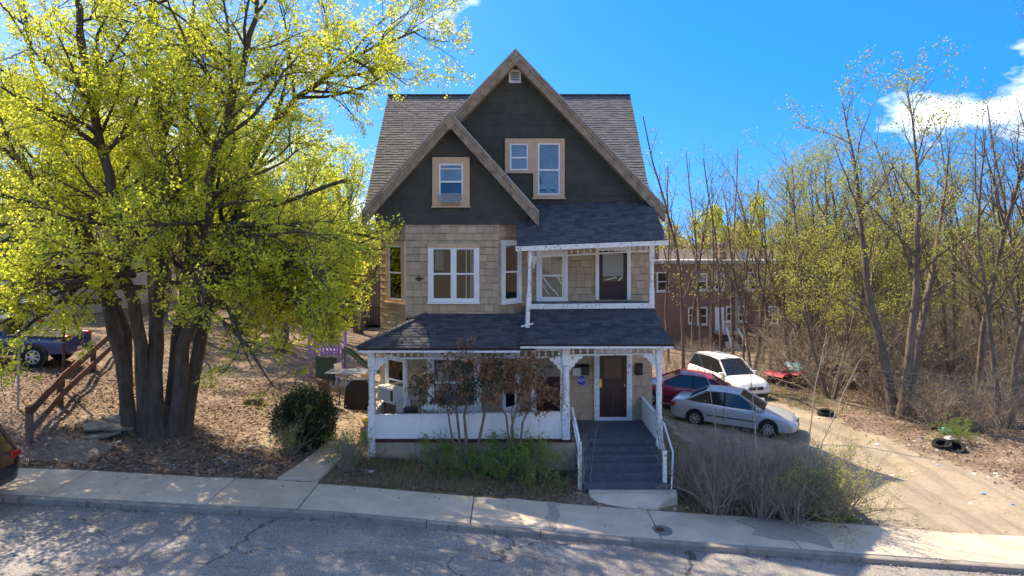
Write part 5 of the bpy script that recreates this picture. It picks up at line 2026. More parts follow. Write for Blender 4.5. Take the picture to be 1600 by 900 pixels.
# half-dead rhododendron in front of the porch
def rhodo(stems, base, label, seed, dead):
    t = thing('rhododendron', label, 'shrub', base)
    pl = Plant(seed)
    P = dict(lv=[dict(n=5.6, len=.62, ang=46, wander=.12, trop=.05, seg=4, r=.012, t0=.42), dict(n=6.0, len=.28, ang=44, wander=.15, trop=.03, seg=2, r=.005, t0=.2)])
    for pp, dy, r in stems:
        P0 = [Vector((0, 0, -.1)) + Vector((px(pp[0][0], pp[0][1], base.y).x - base.x, 0, 0))] + [px(x, y, base.y + d) - Vector(base) for (x, y), d in zip(pp[1:], dy)]
        fine = [lerp(P0[i], P0[i + 1], k / 3) + Vector((pl.r.gauss(0, .012), pl.r.gauss(0, .012), 0)) for i in range(len(P0) - 1) for k in range(3)] + [P0[-1]]
        rad = [lerp(r, .012, i / (len(fine) - 1)) for i in range(len(fine))]
        pl.grow(fine, rad, 0, P)
    pl.wood('stems', M['bark2'], t, sides=(7, 5, 3))
    top = max(q[0].z for q in pl.tips)
    dd, gg = [], []
    for q in pl.tips:
        f = dead(q[0], top)
        (dd if pl.r.random() < f else gg).append(q)
    pl.leaves('dead_leaves', M['deadleaf'], t, per=6, spread=.12, size=(.08, .15), aspect=.36, droop=1.6, tips=dd)
    pl.leaves('green_leaves', M['rhodo'], t, per=6, spread=.10, size=(.08, .14), aspect=.38, droop=.8, tips=gg)
    return t
b = on_ground(728, 722)
b = Vector((b.x, min(b.y, 18.3), gz(b.x, min(b.y, 18.3))))
rhodo([([(722, 720), (716, 660), (708, 610), (690, 575)], [0, -.05, -.1], .045), ([(728, 720), (726, 650), (735, 590), (728, 548)], [0, 0, .05], .05), ([(738, 720), (756, 650), (762, 600), (780, 570)], [.05, .1, .2], .045), ([(718, 720), (700, 640), (668, 615), (660, 600)], [0, -.1, -.1], .03)],
      b, 'shrub with drooping brown and dark green leaves before the porch half wall', 302, lambda p, top: .40 + .45 * (p.z / top > .8))
b2 = on_ground(803, 728)
b2 = Vector((b2.x, min(b2.y, 18.35), gz(b2.x, min(b2.y, 18.35))))
rhodo([([(800, 728), (800, 670), (812, 620), (800, 575)], [0, 0, .1], .045), ([(806, 728), (815, 660), (845, 610), (852, 590)], [0, .1, .2], .035), ([(800, 728), (790, 650), (768, 610), (762, 575)], [0, 0, -.1], .035), ([(803, 728), (800, 640), (825, 595), (818, 570)], [0, .1, .1], .03)],
      b2, 'shrub almost wholly dead with rust-brown leaves before the porch half wall', 303, lambda p, top: .86)
b3 = on_ground(915, 770)
sapl = thing('bare_shrub', 'wispy bare twigs standing beside the left newel of the steps', 'shrub', b3)
pl = Plant(304)
for k in range(9):
    pts, rad = pl.branch((pl.r.uniform(-.2, .1), pl.r.uniform(-.05, .1), -.1), (pl.r.uniform(-.35, .35), pl.r.uniform(-.1, .1), 1), pl.r.uniform(1.2, 2.3), .008, .003, 7, .05, .0)
    pl.grow(pts, rad, 0, dict(lv=[dict(n=2, len=.4, ang=30, wander=.1, trop=.03, seg=3, r=.004, t0=.3)]))
pl.wood('stems', M['twig_pale'], sapl, sides=(4, 3))
# ================================================================== VEHICLES
SED = dict(L=4.75, W=1.80, st=[(-2.37, .40, .60, .66, .72), (-2.33, .30, .70, .88, .86), (-2.18, .22, .80, .99, .95), (-1.7, .2, .85, 1.01, 1.0), (-1.2, .2, .87, .97, 1.0), (0, .2, .88, .93, 1.0), (.9, .2, .86, .94, 1.0), (1.3, .2, .82, .90, .99), (1.85, .2, .74, .79, .97), (2.2, .22, .64, .70, .91), (2.34, .28, .54, .58, .82), (2.38, .36, .48, .5, .72)],
           cab=[(-1.78, .97), (-1.02, 1.39), (-.3, 1.43), (.28, 1.40), (1.18, .91)], belt=.90, bp=[-.28], rw=.31, ax=(-1.36, 1.37))
SUV = dict(L=4.8, W=1.90, st=[(-2.38, .50, .70, .78, .80), (-2.34, .36, .90, 1.02, .93), (-2.2, .3, .98, 1.08, .98), (-1.2, .28, 1.0, 1.06, 1.0), (0, .28, 1.0, 1.05, 1.0), (.9, .28, .98, 1.06, 1.0), (1.2, .28, .95, 1.05, .99), (1.8, .28, .88, .99, .97), (2.2, .32, .76, .88, .92), (2.36, .38, .62, .70, .84), (2.4, .44, .55, .58, .76)],
           cab=[(-2.28, 1.04), (-1.95, 1.66), (-.6, 1.74), (.25, 1.69), (1.12, 1.05)], belt=1.02, bp=[-1.2, -.2], rw=.36, ax=(-1.38, 1.42))
PICK = dict(L=5.4, W=1.92, st=[(-2.7, .55, .80, .84, .93), (-2.66, .50, 1.05, 1.10, .98), (-1.6, .42, 1.08, 1.12, 1.0), (-.5, .4, 1.08, 1.12, 1.0), (.6, .38, 1.06, 1.1, 1.0), (1.3, .38, 1.02, 1.08, 1.0), (1.9, .4, .98, 1.04, .98), (2.5, .44, .88, .95, .94), (2.68, .5, .7, .76, .88)],
            cab=[(-.55, 1.10), (-.35, 1.68), (.2, 1.75), (.7, 1.70), (1.4, 1.08)], belt=1.08, bp=[.1], rw=.40, ax=(-1.6, 1.72))
def smooth_st(st, sub=3):
    out = []
    for i in range(len(st) - 1):
        for k in range(sub):
            t = k / sub
            out.append(tuple(lerp(st[i][j], st[i + 1][j], t) for j in range(5)))
    out.append(st[-1])
    return out
def make_car(name, label, D, paint, loc, heading, front='std', hub='alloy', bed=False, group=None):
    root = thing(name, label, 'truck' if bed else 'car', (0, 0, 0), group)
    W = D['W'] / 2
    st = smooth_st(D['st'])
    mb = MB()
    n = len(st)
    for (x, zb, zm, zt, wf) in st:
        w_ = W * wf
        half = [(.82 * w_, zb), (.965 * w_, zb + .05), (1.0 * w_, lerp(zb, zm, .5)), (.985 * w_, lerp(zb, zm, .85)), (.965 * w_, zm), (.90 * w_, lerp(zm, zt, .72)), (.72 * w_, lerp(zm, zt, .95)), (.0, zt)]
        ring = [(x, -y, z) for y, z in half] + [(x, y, z) for y, z in half[-2::-1]]
        mb.v += ring
    k = 15
    for i in range(n - 1):
        for j in range(k - 1):
            mb.f.append((i * k + j, i * k + j + 1, (i + 1) * k + j + 1, (i + 1) * k + j))
            mb.m.append(0)
        mb.f.append((i * k + k - 1, i * k, (i + 1) * k, (i + 1) * k + k - 1))
        mb.m.append(0)
    mb.f.append(tuple(range(k))); mb.m.append(0)
    mb.f.append(tuple((n - 1) * k + j for j in range(k))[::-1]); mb.m.append(0)
    body = mb.build('body', paint, root, smooth=True)
    # greenhouse
    cb = D['cab']
    wb, wr = W * .90, W * .67
    def cv(i, s, dz=0, dy=0):
        x, z = cb[i]
        t = (z - D['belt']) / (cb[2][1] - D['belt'])
        return Vector((x, s * (lerp(wb, wr, max(0, min(1, t))) + dy), z + dz))
    mb = MB()
    for s in (-1, 1):
        base = [Vector((cb[0][0], s * wb, D['belt'] - .03)), Vector((cb[4][0], s * wb, D['belt'] - .03))]
        poly = [base[0], cv(0, s), cv(1, s), cv(2, s), cv(3, s), cv(4, s), base[1]]
        mb.add(poly, [tuple(range(7)) if s < 0 else tuple(range(7))[::-1]])
    side_gl = mb.build('side_window', M['carglass'], root)
    mb = MB(); mb.add([cv(4, -1), cv(4, 1), cv(3, 1), cv(3, -1)], [(0, 1, 2, 3)]); mb.build('windscreen', M['carglass'], root)
    mb = MB(); mb.add([cv(0, 1), cv(0, -1), cv(1, -1), cv(1, 1)], [(0, 1, 2, 3)]); mb.build('rear_window', M['carglass'], root)
    mb = MB()
    rs = []
    xs = [cb[1], (lerp(cb[1][0], cb[2][0], .5), lerp(cb[1][1], cb[2][1], .6)), cb[2], (lerp(cb[2][0], cb[3][0], .6), lerp(cb[2][1], cb[3][1], .5)), cb[3]]
    for (x, z) in xs:
        t = min(1, (z - D['belt']) / (cb[2][1] - D['belt']))
        w_ = lerp(wb, wr, t) + .012
        rs.append([(x, -w_, z - .03), (x, -w_ + .02, z + .012), (x, -w_ * .55, z + .035), (x, w_ * .55, z + .035), (x, w_ - .02, z + .012), (x, w_, z - .03)])
    for i in range(len(rs)):
        mb.v += rs[i]
    for i in range(len(rs) - 1):
        for j in range(5):
            mb.f.append((i * 6 + j, (i + 1) * 6 + j, (i + 1) * 6 + j + 1, i * 6 + j + 1)); mb.m.append(0)
    mb.f.append((0, 1, 2, 3, 4, 5)); mb.m.append(0)
    e = (len(rs) - 1) * 6
    mb.f.append(tuple(e + q for q in (5, 4, 3, 2, 1, 0))); mb.m.append(0)
    mb.build('roof', paint, root, smooth=True)
    for s in (-1, 1):
        for (i, j) in ((0, 1), (4, 3)):
            mb = MB(); mb.bar(cv(i, s, dy=.004), cv(j, s, dy=.004), .07, .06); mb.build('pillar', paint, root)
        for x in D['bp']:
            zr_ = np.interp(x, [c[0] for c in cb], [c[1] for c in cb])
            mb = MB(); mb.bar((x, s * (wb + .004), D['belt'] - .02), (x, s * (wr + .012), zr_ - .02), .03, .08, up=(1, 0, 0)); mb.build('pillar', M['black'], root)
        # door seams, handles, side strip, mirror
        for x in D['bp'] + [D['bp'][-1] + 1.08]:
            if x < cb[4][0] + .1:
                mb = MB(); mb.box(x - .006, x + .006, s * W * .995 - .006, s * W * .995 + .006, .34, D['belt'] - .03); mb.build('door_seam', M['black'], root)
        for x in [q + .2 for q in D['bp']] + [D['bp'][-1] + .95]:
            mb = MB(); mb.box(x - .1, x + .06, s * W * .985 - .02, s * W * .985 + .02, D['belt'] - .14, D['belt'] - .11); mb.build('door_handle', paint, root, bevel=.006)
        mb = MB(); mb.box(D['ax'][0] + .45, D['ax'][1] - .45, s * W * 1.0 - .012, s * W * 1.0 + .012, .50, .54); mb.build('rub_strip', M['black'], root)
        mb = MB()
        mb.box(cb[4][0] - .30, cb[4][0] - .12, min(s * wb, s * (wb + .22)), max(s * wb, s * (wb + .22)), D['belt'] + .02, D['belt'] + .16)
        mb.build('mirror', paint, root, bevel=.03)
        xe = D['st'][-1][0]
        xr_ = D['st'][0][0]
        hz = D['st'][-2][3]
        mb = MB(); mb.prism([(xe - .22, s * W * .86, hz - .06), (xe - .02, s * W * .72, hz - .10), (xe - .0, s * W * .46, hz - .10), (xe - .0, s * W * .46, hz + .02), (xe - .16, s * W * .6, hz + .09), (xe - .30, s * W * .87, hz + .08)], (.012, s * .012, .012)); mb.build('headlight', M['lamp_clear'], root)
        mb = MB(); mb.box(xr_ - .006, xr_ + .24, min(s * W * .62, s * W * .93), max(s * W * .62, s * W * .93), D['st'][1][2] - .02, D['st'][1][2] + .14); mb.build('tail_light', M['lamp_red'], root, bevel=.03)
        for x in D['ax']:
            mb = MB(); mb.lathe((x, s * W * .93, D['rw'] + .03), [(D['rw'] * 1.17, -s * .06), (D['rw'] * 1.17, s * .078)], 24, axis='y'); mb.build('wheel_arch', M['black'], root)
            mb = MB(); mb.lathe((x, s * W * .93, D['rw']), [(D['rw'] * .7, -s * .10), (D['rw'] * .96, -s * .09), (D['rw'], -s * .05), (D['rw'], s * .06), (D['rw'] * .94, s * .098), (D['rw'] * .66, s * .10), (D['rw'] * .64, s * .06)], 26, axis='y')
            wh = mb.build('wheel', M['rubber'], root, smooth=True)
            mb = MB()
            mb.lathe((x, s * W * .93, D['rw']), [(D['rw'] * .64, s * .065), (D['rw'] * .62, s * .096), (D['rw'] * .56, s * .098), (D['rw'] * .54, s * .075)], 22, axis='y')
            for q in range(7):
                a = 2 * PI * q / 7
                mb.bar((x + math.cos(a) * .05, s * (W * .93 + .085), D['rw'] + math.sin(a) * .05), (x + math.cos(a) * D['rw'] * .57, s * (W * .93 + .088), D['rw'] + math.sin(a) * D['rw'] * .57), .05, .02, up=(0, 1, 0))
            mb.lathe((x, s * W * .93, D['rw']), [(.06, s * .08), (.055, s * .098), (.0, s * .1)], 10, axis='y')
            mb.build('rim', M[hub], wh)
    xe = D['st'][-1][0]
    hz = D['st'][-2][3]
    mb = MB(); mb.box(xe - .03, xe + .012, -W * .42, W * .42, hz - .13, hz + .02); gr = mb.build('grille', M['black'], root, bevel=.015)
    mb = MB(); mb.lathe((xe + .014, 0, hz - .055), [(.06, 0), (.05, .012), (.03, .012)], 14, axis='x'); mb.build('badge', M['alloy'], gr)
    mb = MB(); mb.box(xe - .05, xe + .02, -W * .7, W * .7, .26, .36); mb.build('lower_grille', M['black'], root, bevel=.02)
    mb = MB(); mb.box(D['st'][0][0] - .012, D['st'][0][0] + .02, -.16, .16, .58, .70); mb.build('number_plate', M['vinyl'], root)
    if bed:
        for s in (-1, 1):
            mb = MB(); mb.box(-2.62, -.62, min(s * W * .78, s * W * .93), max(s * W * .78, s * W * .93), 1.10, 1.16)
            mb.build('bed_rail', M['black'], root)
        mb = MB(); mb.box(-2.6, -.62, -W * .78, W * .78, 1.124, 1.13); mb.build('bed_floor', M['rubber'], root)
    root.location = loc
    root.rotation_euler = (0, 0, heading)
    return root
def park(x, y, dy=0):
    p = on_ground(x, y)
    return p
# silver car: stands by its two near wheels
pr, pf = on_ground(1106, 672), on_ground(1211, 682)
hd = math.atan2(pf.y - pr.y, pf.x - pr.x)
hd = -.44
mid = Vector(((pr.x + pf.x) / 2, (pr.y + pf.y) / 2, 0)) + Vector((-math.sin(hd), math.cos(hd), 0)) * .85
def place_car(name, label, D, paint, x, y, hd, **k):
    c, s = math.cos(hd), math.sin(hd)
    zs = [gz(x + c * a - s * b, y + s * a + c * b) for a in D['ax'] for b in (-.8, .8)]
    o = make_car(name, label, D, paint, (x, y, sum(zs) / 4), hd, **k)
    # sit on the slope
    pf_ = (gz(x + c * D['ax'][1], y + s * D['ax'][1]) - gz(x + c * D['ax'][0], y + s * D['ax'][0])) / (D['ax'][1] - D['ax'][0])
    o.rotation_euler = (0, -math.atan(pf_), hd)
    return o
place_car('sedan_car', 'silver four-door sedan parked on the grass beside the house, shaded by it', SED, M['paint_silver'], mid.x - .35, mid.y + .2, hd).scale = (.95, .95, .95)
p = on_ground(1068, 640)
place_car('sedan_car', 'red car parked between the house and the silver sedan', SED, M['paint_red'], p.x + .1, p.y + .35, PI - .25)
p = on_ground(1130, 618)
place_car('suv_car', 'white sport utility car facing the street behind the silver sedan', SUV, M['paint_white'], p.x + .45, p.y + .9, -PI / 2 + .30).scale = (.92, .92, .92)
# blue pickup in the neighbouring lot on the left
p = on_ground(20, 577)
place_car('pickup_truck', 'dark blue pickup truck in the lot beyond the brown rail fence', PICK, M['paint_blue'], p.x - 1.2, p.y + 1.1, PI + .10, bed=True)
p2 = on_ground(-30, 560)
place_car('suv_car', 'grey sport utility car standing behind the blue pickup truck', SUV, M['paint_silver'], p.x - 5.2, p.y + 5.6, PI + .2)
# black car at the kerb, mostly outside the frame: only its tail shows
xk = -11.2 - SUV['L'] / 2 + .12
o = place_car('suv_car', 'black car with red tail light strip parked at the kerb', SUV, M['paint_black'], xk, 14.62, PI)
o.location.z = float(street_z(xk)) - .02

# ---- quad bike with red plastic and a teal sheet among the scrub
p = on_ground(1228, 603)
t = thing('quad_bike', 'broken red quad bike half sunk in the scrub at the wood edge', 'quad bike', p)
t.rotation_euler = (0, 0, .5)
for (x, y) in ((-.55, -.4), (.55, -.4), (-.55, .4), (.55, .4)):
    mb = MB(); mb.lathe((x, y, .27), [(.14, -.11), (.27, -.1), (.29, 0), (.27, .1), (.14, .11)], 16, axis='y'); wh = mb.build('wheel', M['rubber'], t, smooth=True)
    mb = MB(); mb.lathe((x, y, .27), [(.13, -.115), (.13, .115)], 10, axis='y'); mb.build('rim', M['grey'], wh)
mb = MB(); mb.box(-.7, .7, -.16, .16, .34, .56); mb.build('frame', M['black'], t, bevel=.03)
for x in (-.55, .55):
    mb = MB()
    mb.prism([(x - .38, -.56, .58), (x - .2, -.56, .70), (x + .2, -.56, .72), (x + .38, -.56, .56), (x + .36, -.56, .53), (x + .2, -.56, .68), (x - .2, -.56, .66), (x - .36, -.56, .55)], (0, 1.12, 0))
    mb.build('mudguard', M['paint_red'], t)
mb = MB(); mb.box(-.5, .15, -.15, .15, .62, .76); mb.build('seat', M['black'], t, bevel=.05)
mb = MB(); mb.tube([(.4, -.38, .95), (.36, -.1, .9), (.36, .1, .9), (.4, .38, .95)], .018, 6); mb.tube([(.36, 0, .9), (.48, 0, .55)], .025, 6); mb.build('handlebar', M['black'], t)
q = on_ground(1240, 600)
mb = MB()
n = 7
r_ = random.Random(3)
for i in range(n):
    for j in range(n):
        mb.v.append(((i / (n - 1) - .5) * .8, (j / (n - 1) - .5) * .7, .06 * math.sin(i * 1.7) + .05 * r_.random() + .05 * j))
for i in range(n - 1):
    for j in range(n - 1):
        mb.f.append((i * n + j, (i + 1) * n + j, (i + 1) * n + j + 1, i * n + j + 1)); mb.m.append(0)
o = mb.build('plastic_sheet', M['trash_t'], None, smooth=True)
o.location = (p.x + .62, p.y + .35, p.z + .72)
sm = o.modifiers.new('thick', 'SOLIDIFY'); sm.thickness = .01
tag(o, 'crumpled teal plastic sheet thrown over the end of the red quad bike', 'sheet')
# ================================================================== BACKGROUND BUILDINGS
def far_window(fr, rect, parent, mat='white', cross=True, blind=None):
    u0, u1, z0, z1 = rect
    mb = MB()
    rails(mb, fr, u0, u1, z0, z1, .09, .0, .07)
    mb.fbox(fr, u0 + .09, u1 - .09, .01, .06, (z0 + z1) / 2 - .03, (z0 + z1) / 2 + .03)
    w_ = mb.build('window', M[mat], parent)
    mb = MB(); mb.fbox(fr, u0 + .09, u1 - .09, .004, .02, z0 + .09, z1 - .09); mb.build('pane', M['carglass'], w_)
    mb = MB(); mb.fbox(fr, u0 - .06, u1 + .06, .0, .11, z0 - .12, z0 - .004); mb.build('sill', M['render'], w_)
    if blind:
        mb = MB(); mb.fbox(fr, u0 + .09, u1 - .09, .021, .025, lerp(z0, z1, blind), z1 - .09); mb.build('blind', M['curtain'], w_)
    return w_
YR = 55.0
fr_ = Frame((0, YR))
x0, x1 = pX(985, YR), pX(1330, YR)
zb, zt = gz(15, YR) - .6, pz(412, YR)
t = thing('brick_terrace', 'low flat-roofed brick terrace with white windows and a satellite dish behind the bare trees', 'building', ((x0 + x1) / 2, YR + 5, zb), world=True)
mb = MB(); mb.box(x0, x1, YR, YR + 10, zb, zt); wl_ = mb.build('wall', M['brick'], t)
mb = MB(); mb.box(x0 - .15, x1 + .15, YR - .18, YR + 10, zt, zt + .28); rf = mb.build('roof', M['flatroof'], t)
mb = MB(); mb.prism([(x0, YR + 3.0, zt + .28), (x0, YR + 9.9, zt + .28), (x0, YR + 9.9, zt + 1.0), (x0, YR + 6.5, zt + 1.0)], (x1 - x0, 0, 0)); mb.build('upper_roof', mk('brown_roof', (.12, .085, .07), (.09, .065, .055), scale=3), rf)
for (a, b) in ((1124, 1136), (1020, 1030)):
    mb = MB(); mb.box(pX(a, YR + 1.5), pX(b, YR + 1.5), YR + 1.5, YR + 2.1, zt + .28, pz(381, YR + 1.5)); ch = mb.build('chimney', M['brick'], rf)
    mb = MB(); mb.box(pX(a, YR + 1.5) - .06, pX(b, YR + 1.5) + .06, YR + 1.44, YR + 2.16, pz(381, YR + 1.5), pz(379, YR + 1.5)); mb.build('chimney_cap', M['render'], rf)
c = px(1162, 398, YR + .6)
mb = MB()
mb.lathe((c.x, c.y, c.z), [(.42, -.10), (.36, -.02), (.2, .04), (.0, .06)], 16, axis='y')
mb.tube([(c.x, c.y + .06, c.z), (c.x, c.y + .1, zt + .25)], .03, 6)
mb.build('satellite_dish', M['render'], rf, smooth=True)
for (a, b, c_, d, bl) in ((1026, 425, 1045, 455, None), (1089, 427, 1105, 453, .5), (1116, 427, 1132, 453, .55), (1168, 425, 1184, 453, None), (1196, 425, 1212, 453, None), (1240, 425, 1256, 453, None), (1075, 480, 1085, 505, None), (1089, 480, 1105, 507, None), (1153, 478, 1166, 502, None), (1134, 479, 1145, 502, None), (1200, 478, 1216, 505, .4)):
    far_window(fr_, fr_.rect(a, b, c_, d), t, blind=bl)
u0, u1, z0, z1 = fr_.rect(1117, 480, 1131, 516)
mb = MB(); mb.fbox(fr_, u0, u1, 0, .05, z0, z1); dr = mb.build('door', M['vinyl'], t)
mb = MB(); mb.fbox(fr_, u0 - .1, u1 + .9, 0, 1.3, z0 - .2, z0 - .02); pc = mb.build('landing', M['concrete'], t)
for k in range(9):
    mb = MB(); uu = lerp(u0 - .05, u1 + .1, k / 8); mb.fbox(fr_, uu - .02, uu + .02, 1.24, 1.28, z0, z0 + .8); mb.build('baluster', M['white'], pc)
mb = MB(); mb.fbox(fr_, u0 - .1, u1 + .15, 1.22, 1.30, z0 + .8, z0 + .88); mb.build('rail', M['white'], pc)
for (a, b, c_, d) in ((1135, 512, 1148, 558), (1153, 514, 1170, 546)):
    mb = MB(); mb.bar(px(a, b, YR - 1.3), px(c_, d, YR - 4.0), .10, .16); mb.build('stair_rail', M['white'], t)
n = 8
for k in range(n):
    p_ = lerp(px(1142, 522, YR - 1.3), px(1158, 556, YR - 4.0), (k + .5) / n)
    mb = MB(); mb.box(p_.x - .5, p_.x + .5, p_.y - .17, p_.y + .17, p_.z - .7, p_.z - .52); mb.build('stair_tread', M['concrete'], t)
for (a, b) in ((1148, 1153),):
    mb = MB(); mb.fbox(fr_, fr_.hit(a, 450)[0], fr_.hit(b, 450)[0], 0, .12, zb, zt); mb.build('downpipe', M['galv'], t)
# brick house behind the maple
YL = 46.0
fl_ = Frame((0, YL))
x0, x1 = pX(330, YL), pX(640, YL)
zb, zt = gz(-12, YL) - .6, pz(386, YL)
t = thing('brick_house', 'brown brick house with white windows and wooden decks seen behind the maple', 'building', ((x0 + x1) / 2, YL + 5, zb), world=True)
mb = MB(); mb.box(x0, x1, YL, YL + 10, zb, zt); mb.build('wall', M['brick'], t)
mb = MB(); mb.box(x0 - .2, x1 + .2, YL - .2, YL + 10.2, zt, zt + .3); mb.build('roof', M['flatroof'], t)
for (a, b, c_, d) in ((500, 447, 517, 487), (484, 450, 497, 486), (502, 402, 516, 420), (560, 470, 576, 492), (440, 405, 455, 430), (400, 405, 415, 430), (420, 450, 436, 478), (545, 405, 560, 430), (360, 405, 376, 430), (360, 450, 376, 480)):
    far_window(fl_, fl_.rect(a, b, c_, d), t)
for (a, b, c_, d, mt) in ((436, 476, 484, 492, 'white'), (566, 480, 604, 503, 'rust')):
    u0, u1, z0, z1 = Frame((0, YL - 1.6)).rect(a, b, c_, d)
    mb = MB(); mb.box(u0, u1, YL - 1.65, YL, z0 - .2, z0); dk = mb.build('deck', M[mt if mt == 'rust' else 'render'], t)
    k = 0
    while u0 + .05 + k * .16 < u1:
        mb = MB(); x = u0 + .05 + k * .16; mb.box(x - .025, x + .025, YL - 1.62, YL - 1.57, z0, z1 - .06); mb.build('baluster', M[mt], dk); k += 1
    mb = MB(); mb.box(u0, u1, YL - 1.64, YL - 1.55, z1 - .06, z1 + .02); mb.build('deck_rail', M[mt], dk)
    for x in (u0 + .06, u1 - .06):
        mb = MB(); mb.box(x - .06, x + .06, YL - 1.66, YL - 1.54, gz(x, YL - 1.6) - .2, z0 - .2); mb.build('deck_post', M[mt], dk)
for k in range(9):
    p_ = lerp(px(566, 503, YL - 2.0), px(548, 531, YL - 4.2), (k + .5) / 9)
    mb = MB(); mb.box(p_.x - .45, p_.x + .45, p_.y - .14, p_.y + .14, p_.z - .06, p_.z); mb.build('stair_tread', M['rust'], t)
# pale building beyond the lot on the left, with dark letters
YG = 38.0
fg = Frame((0, YG))
x0, x1 = pX(-260, YG), pX(112, YG)
zb, zt = gz(-25, YG) - 1.5, pz(338, YG)
t = thing('pale_warehouse', 'pale grey rendered building with dark capital letters beyond the pickup truck', 'building', ((x0 + x1) / 2, YG + 6, zb), world=True)
mb = MB(); mb.box(x0, x1, YG, YG + 12, zb, zt); wa = mb.build('wall', M['render'], t)
mb = MB(); mb.box(x0 - .1, x1 + .1, YG - .12, YG + 12, zt, zt + .22); mb.build('parapet', M['flatroof'], t)
mb = MB(); mb.box(x0, x1, YG - .16, YG - .002, pz(428, YG), pz(421, YG)); mb.build('string_course', M['vinyl'], t)
for a in (30, 75):
    u0, u1, z0, z1 = fg.rect(a, 360, a + 26, 400)
    far_window(fg, (u0, u1, z0, z1), t)
u, z = fg.hit(22, 466)
ftext('ING', .44, fg, u - .05, .02, z, M['char_dark'], wa, name='lettering', ext=.015, sx=1.25)

# ================================================================== FENCE, STONES, YARD THINGS
pa_, pb_, pc_ = on_ground(46, 694), on_ground(94, 634), on_ground(146, 582)
t = thing('rail_fence', 'brown wooden rail fence running up the leafy bank beside the parking lot', 'fence', pb_, world=True)
tops = []
for (p, h) in ((pa_, 1.0), (pb_, 1.0), (pc_, 1.05)):
    mb = MB(); mb.box(p.x - .07, p.x + .07, p.y - .07, p.y + .07, p.z - .3, p.z + h); mb.build('post', M['rust'], t, bevel=.01)
pe_ = pc_ + (pc_ - pb_) * .9
pe_.z = gz(pe_.x, pe_.y)
for a, b in ((pa_, pb_), (pb_, pc_), (pc_, pe_)):
    for h, wd in ((.90, .24), (.38, .24)):
        mb = MB(); mb.bar(Vector(a) + Vector((.09, -.05, h)), Vector(b) + Vector((.09, -.05, h - .01)), .04, wd); mb.build('rail', M['rust'], t)
mb = MB(); mb.box(pe_.x - .07, pe_.x + .07, pe_.y - .07, pe_.y + .07, pe_.z - .3, pe_.z + 1.0); mb.build('post', M['rust'], t)
for (x, y, h, mt, r_) in ((28, 640, 2.3, 'galv', .035), (99, 612, 3.6, 'iron', .045)):
    p = on_ground(x, y)
    mb = MB(); mb.tube([(0, 0, -.3), (.02, 0, h)], r_, 8); mb.lathe((.02, 0, h), [(r_ * 1.3, 0), (r_ * 1.2, .04), (0, .06)], 8)
    o = mb.build('steel_post', M[mt], None); o.location = p
    tag(o, 'galvanised steel fence post before the blue pickup truck' if mt == 'galv' else 'tall rusty steel post behind the rail fence', 'post')
def chain_link(name, label, fn, nu, nv):
    """woven wire on a surface fn(u,v)"""
    mb = MB()
    for fam in (0, 1):
        for i in range(-nv, nu + 1):
            pts = []
            for k in range(nv + 1):
                u = (i + k) if fam == 0 else (i + nv - k)
                if 0 <= u <= nu:
                    pts.append(fn(u / nu, k / nv))
            if len(pts) > 1:
                mb.tube(pts, .0028, 3, cap=False)
    o = mb.build(name, M['galv'], None)
    return tag(o, label, 'fence')
A2 = on_ground(12, 706)
rr = random.Random(9)
def f_stand(u, v):
    p = lerp(A2, pa_ + Vector((.5, .6, 0)), u)
    return Vector((p.x + .1, p.y - .1 - .25 * v, gz(p.x, p.y) + .05 + v * (1.0 - .35 * u)))
chain_link('chain_link', 'sagging rusty chain link fence tied to the brown rail fence', f_stand, 34, 18)
def f_fall(u, v):
    x = lerp(pX(20, 17.3), pX(150, 17.6), u)
    y = lerp(17.15, 18.6, v)
    return Vector((x, y, gz(x, y) + .05 + .16 * math.sin(u * 7 + v * 3) ** 2 * (1 - u) * v + .05 * math.sin(u * 13 + v * 5) ** 2))
chain_link('fallen_chain_link', 'collapsed chain link mesh lying on the leaves by the sidewalk', f_fall, 38, 22)
b = on_ground(158, 682)
for i, (dx, dy, dz, a, tl, w_, d_) in enumerate([(0, 0, .04, .2, .04, 1.1, .8), (-.25, .25, .14, -.3, .10, .9, .7), (.3, .35, .2, .5, .16, 1.0, .65), (.1, .7, .28, .1, .22, .8, .5)]):
    r_ = random.Random(40 + i)
    mb = MB()
    poly = []
    for k in range(7):
        an = 2 * PI * k / 7
        q = r_.uniform(.8, 1.1)
        poly.append((math.cos(an) * w_ / 2 * q, math.sin(an) * d_ / 2 * q, 0))
    mb.prism(poly, (0, 0, .07))
    o = mb.build('stone_slab', M['stone'], None, bevel=.012)
    o.location = (b.x + dx, b.y + dy, gz(b.x + dx, b.y + dy) + dz - .03)
    o.rotation_euler = (tl, .06 * (i - 1), a)
    tag(o, 'grey slate slab in the loose pile at the foot of the maple', 'slab', 'slate slabs by the maple')
p = on_ground(396, 632)
mb = MB(); mb.tube([(-.32, 0, .11), (0, .01, .12), (.32, 0, .11)], [.12, .115, .11], 12)
o = mb.build('log', M['bark2'], None, smooth=True); o.location = p; o.rotation_euler = (0, 0, .3)
tag(o, 'short cut log lying on the leafy bank', 'log')
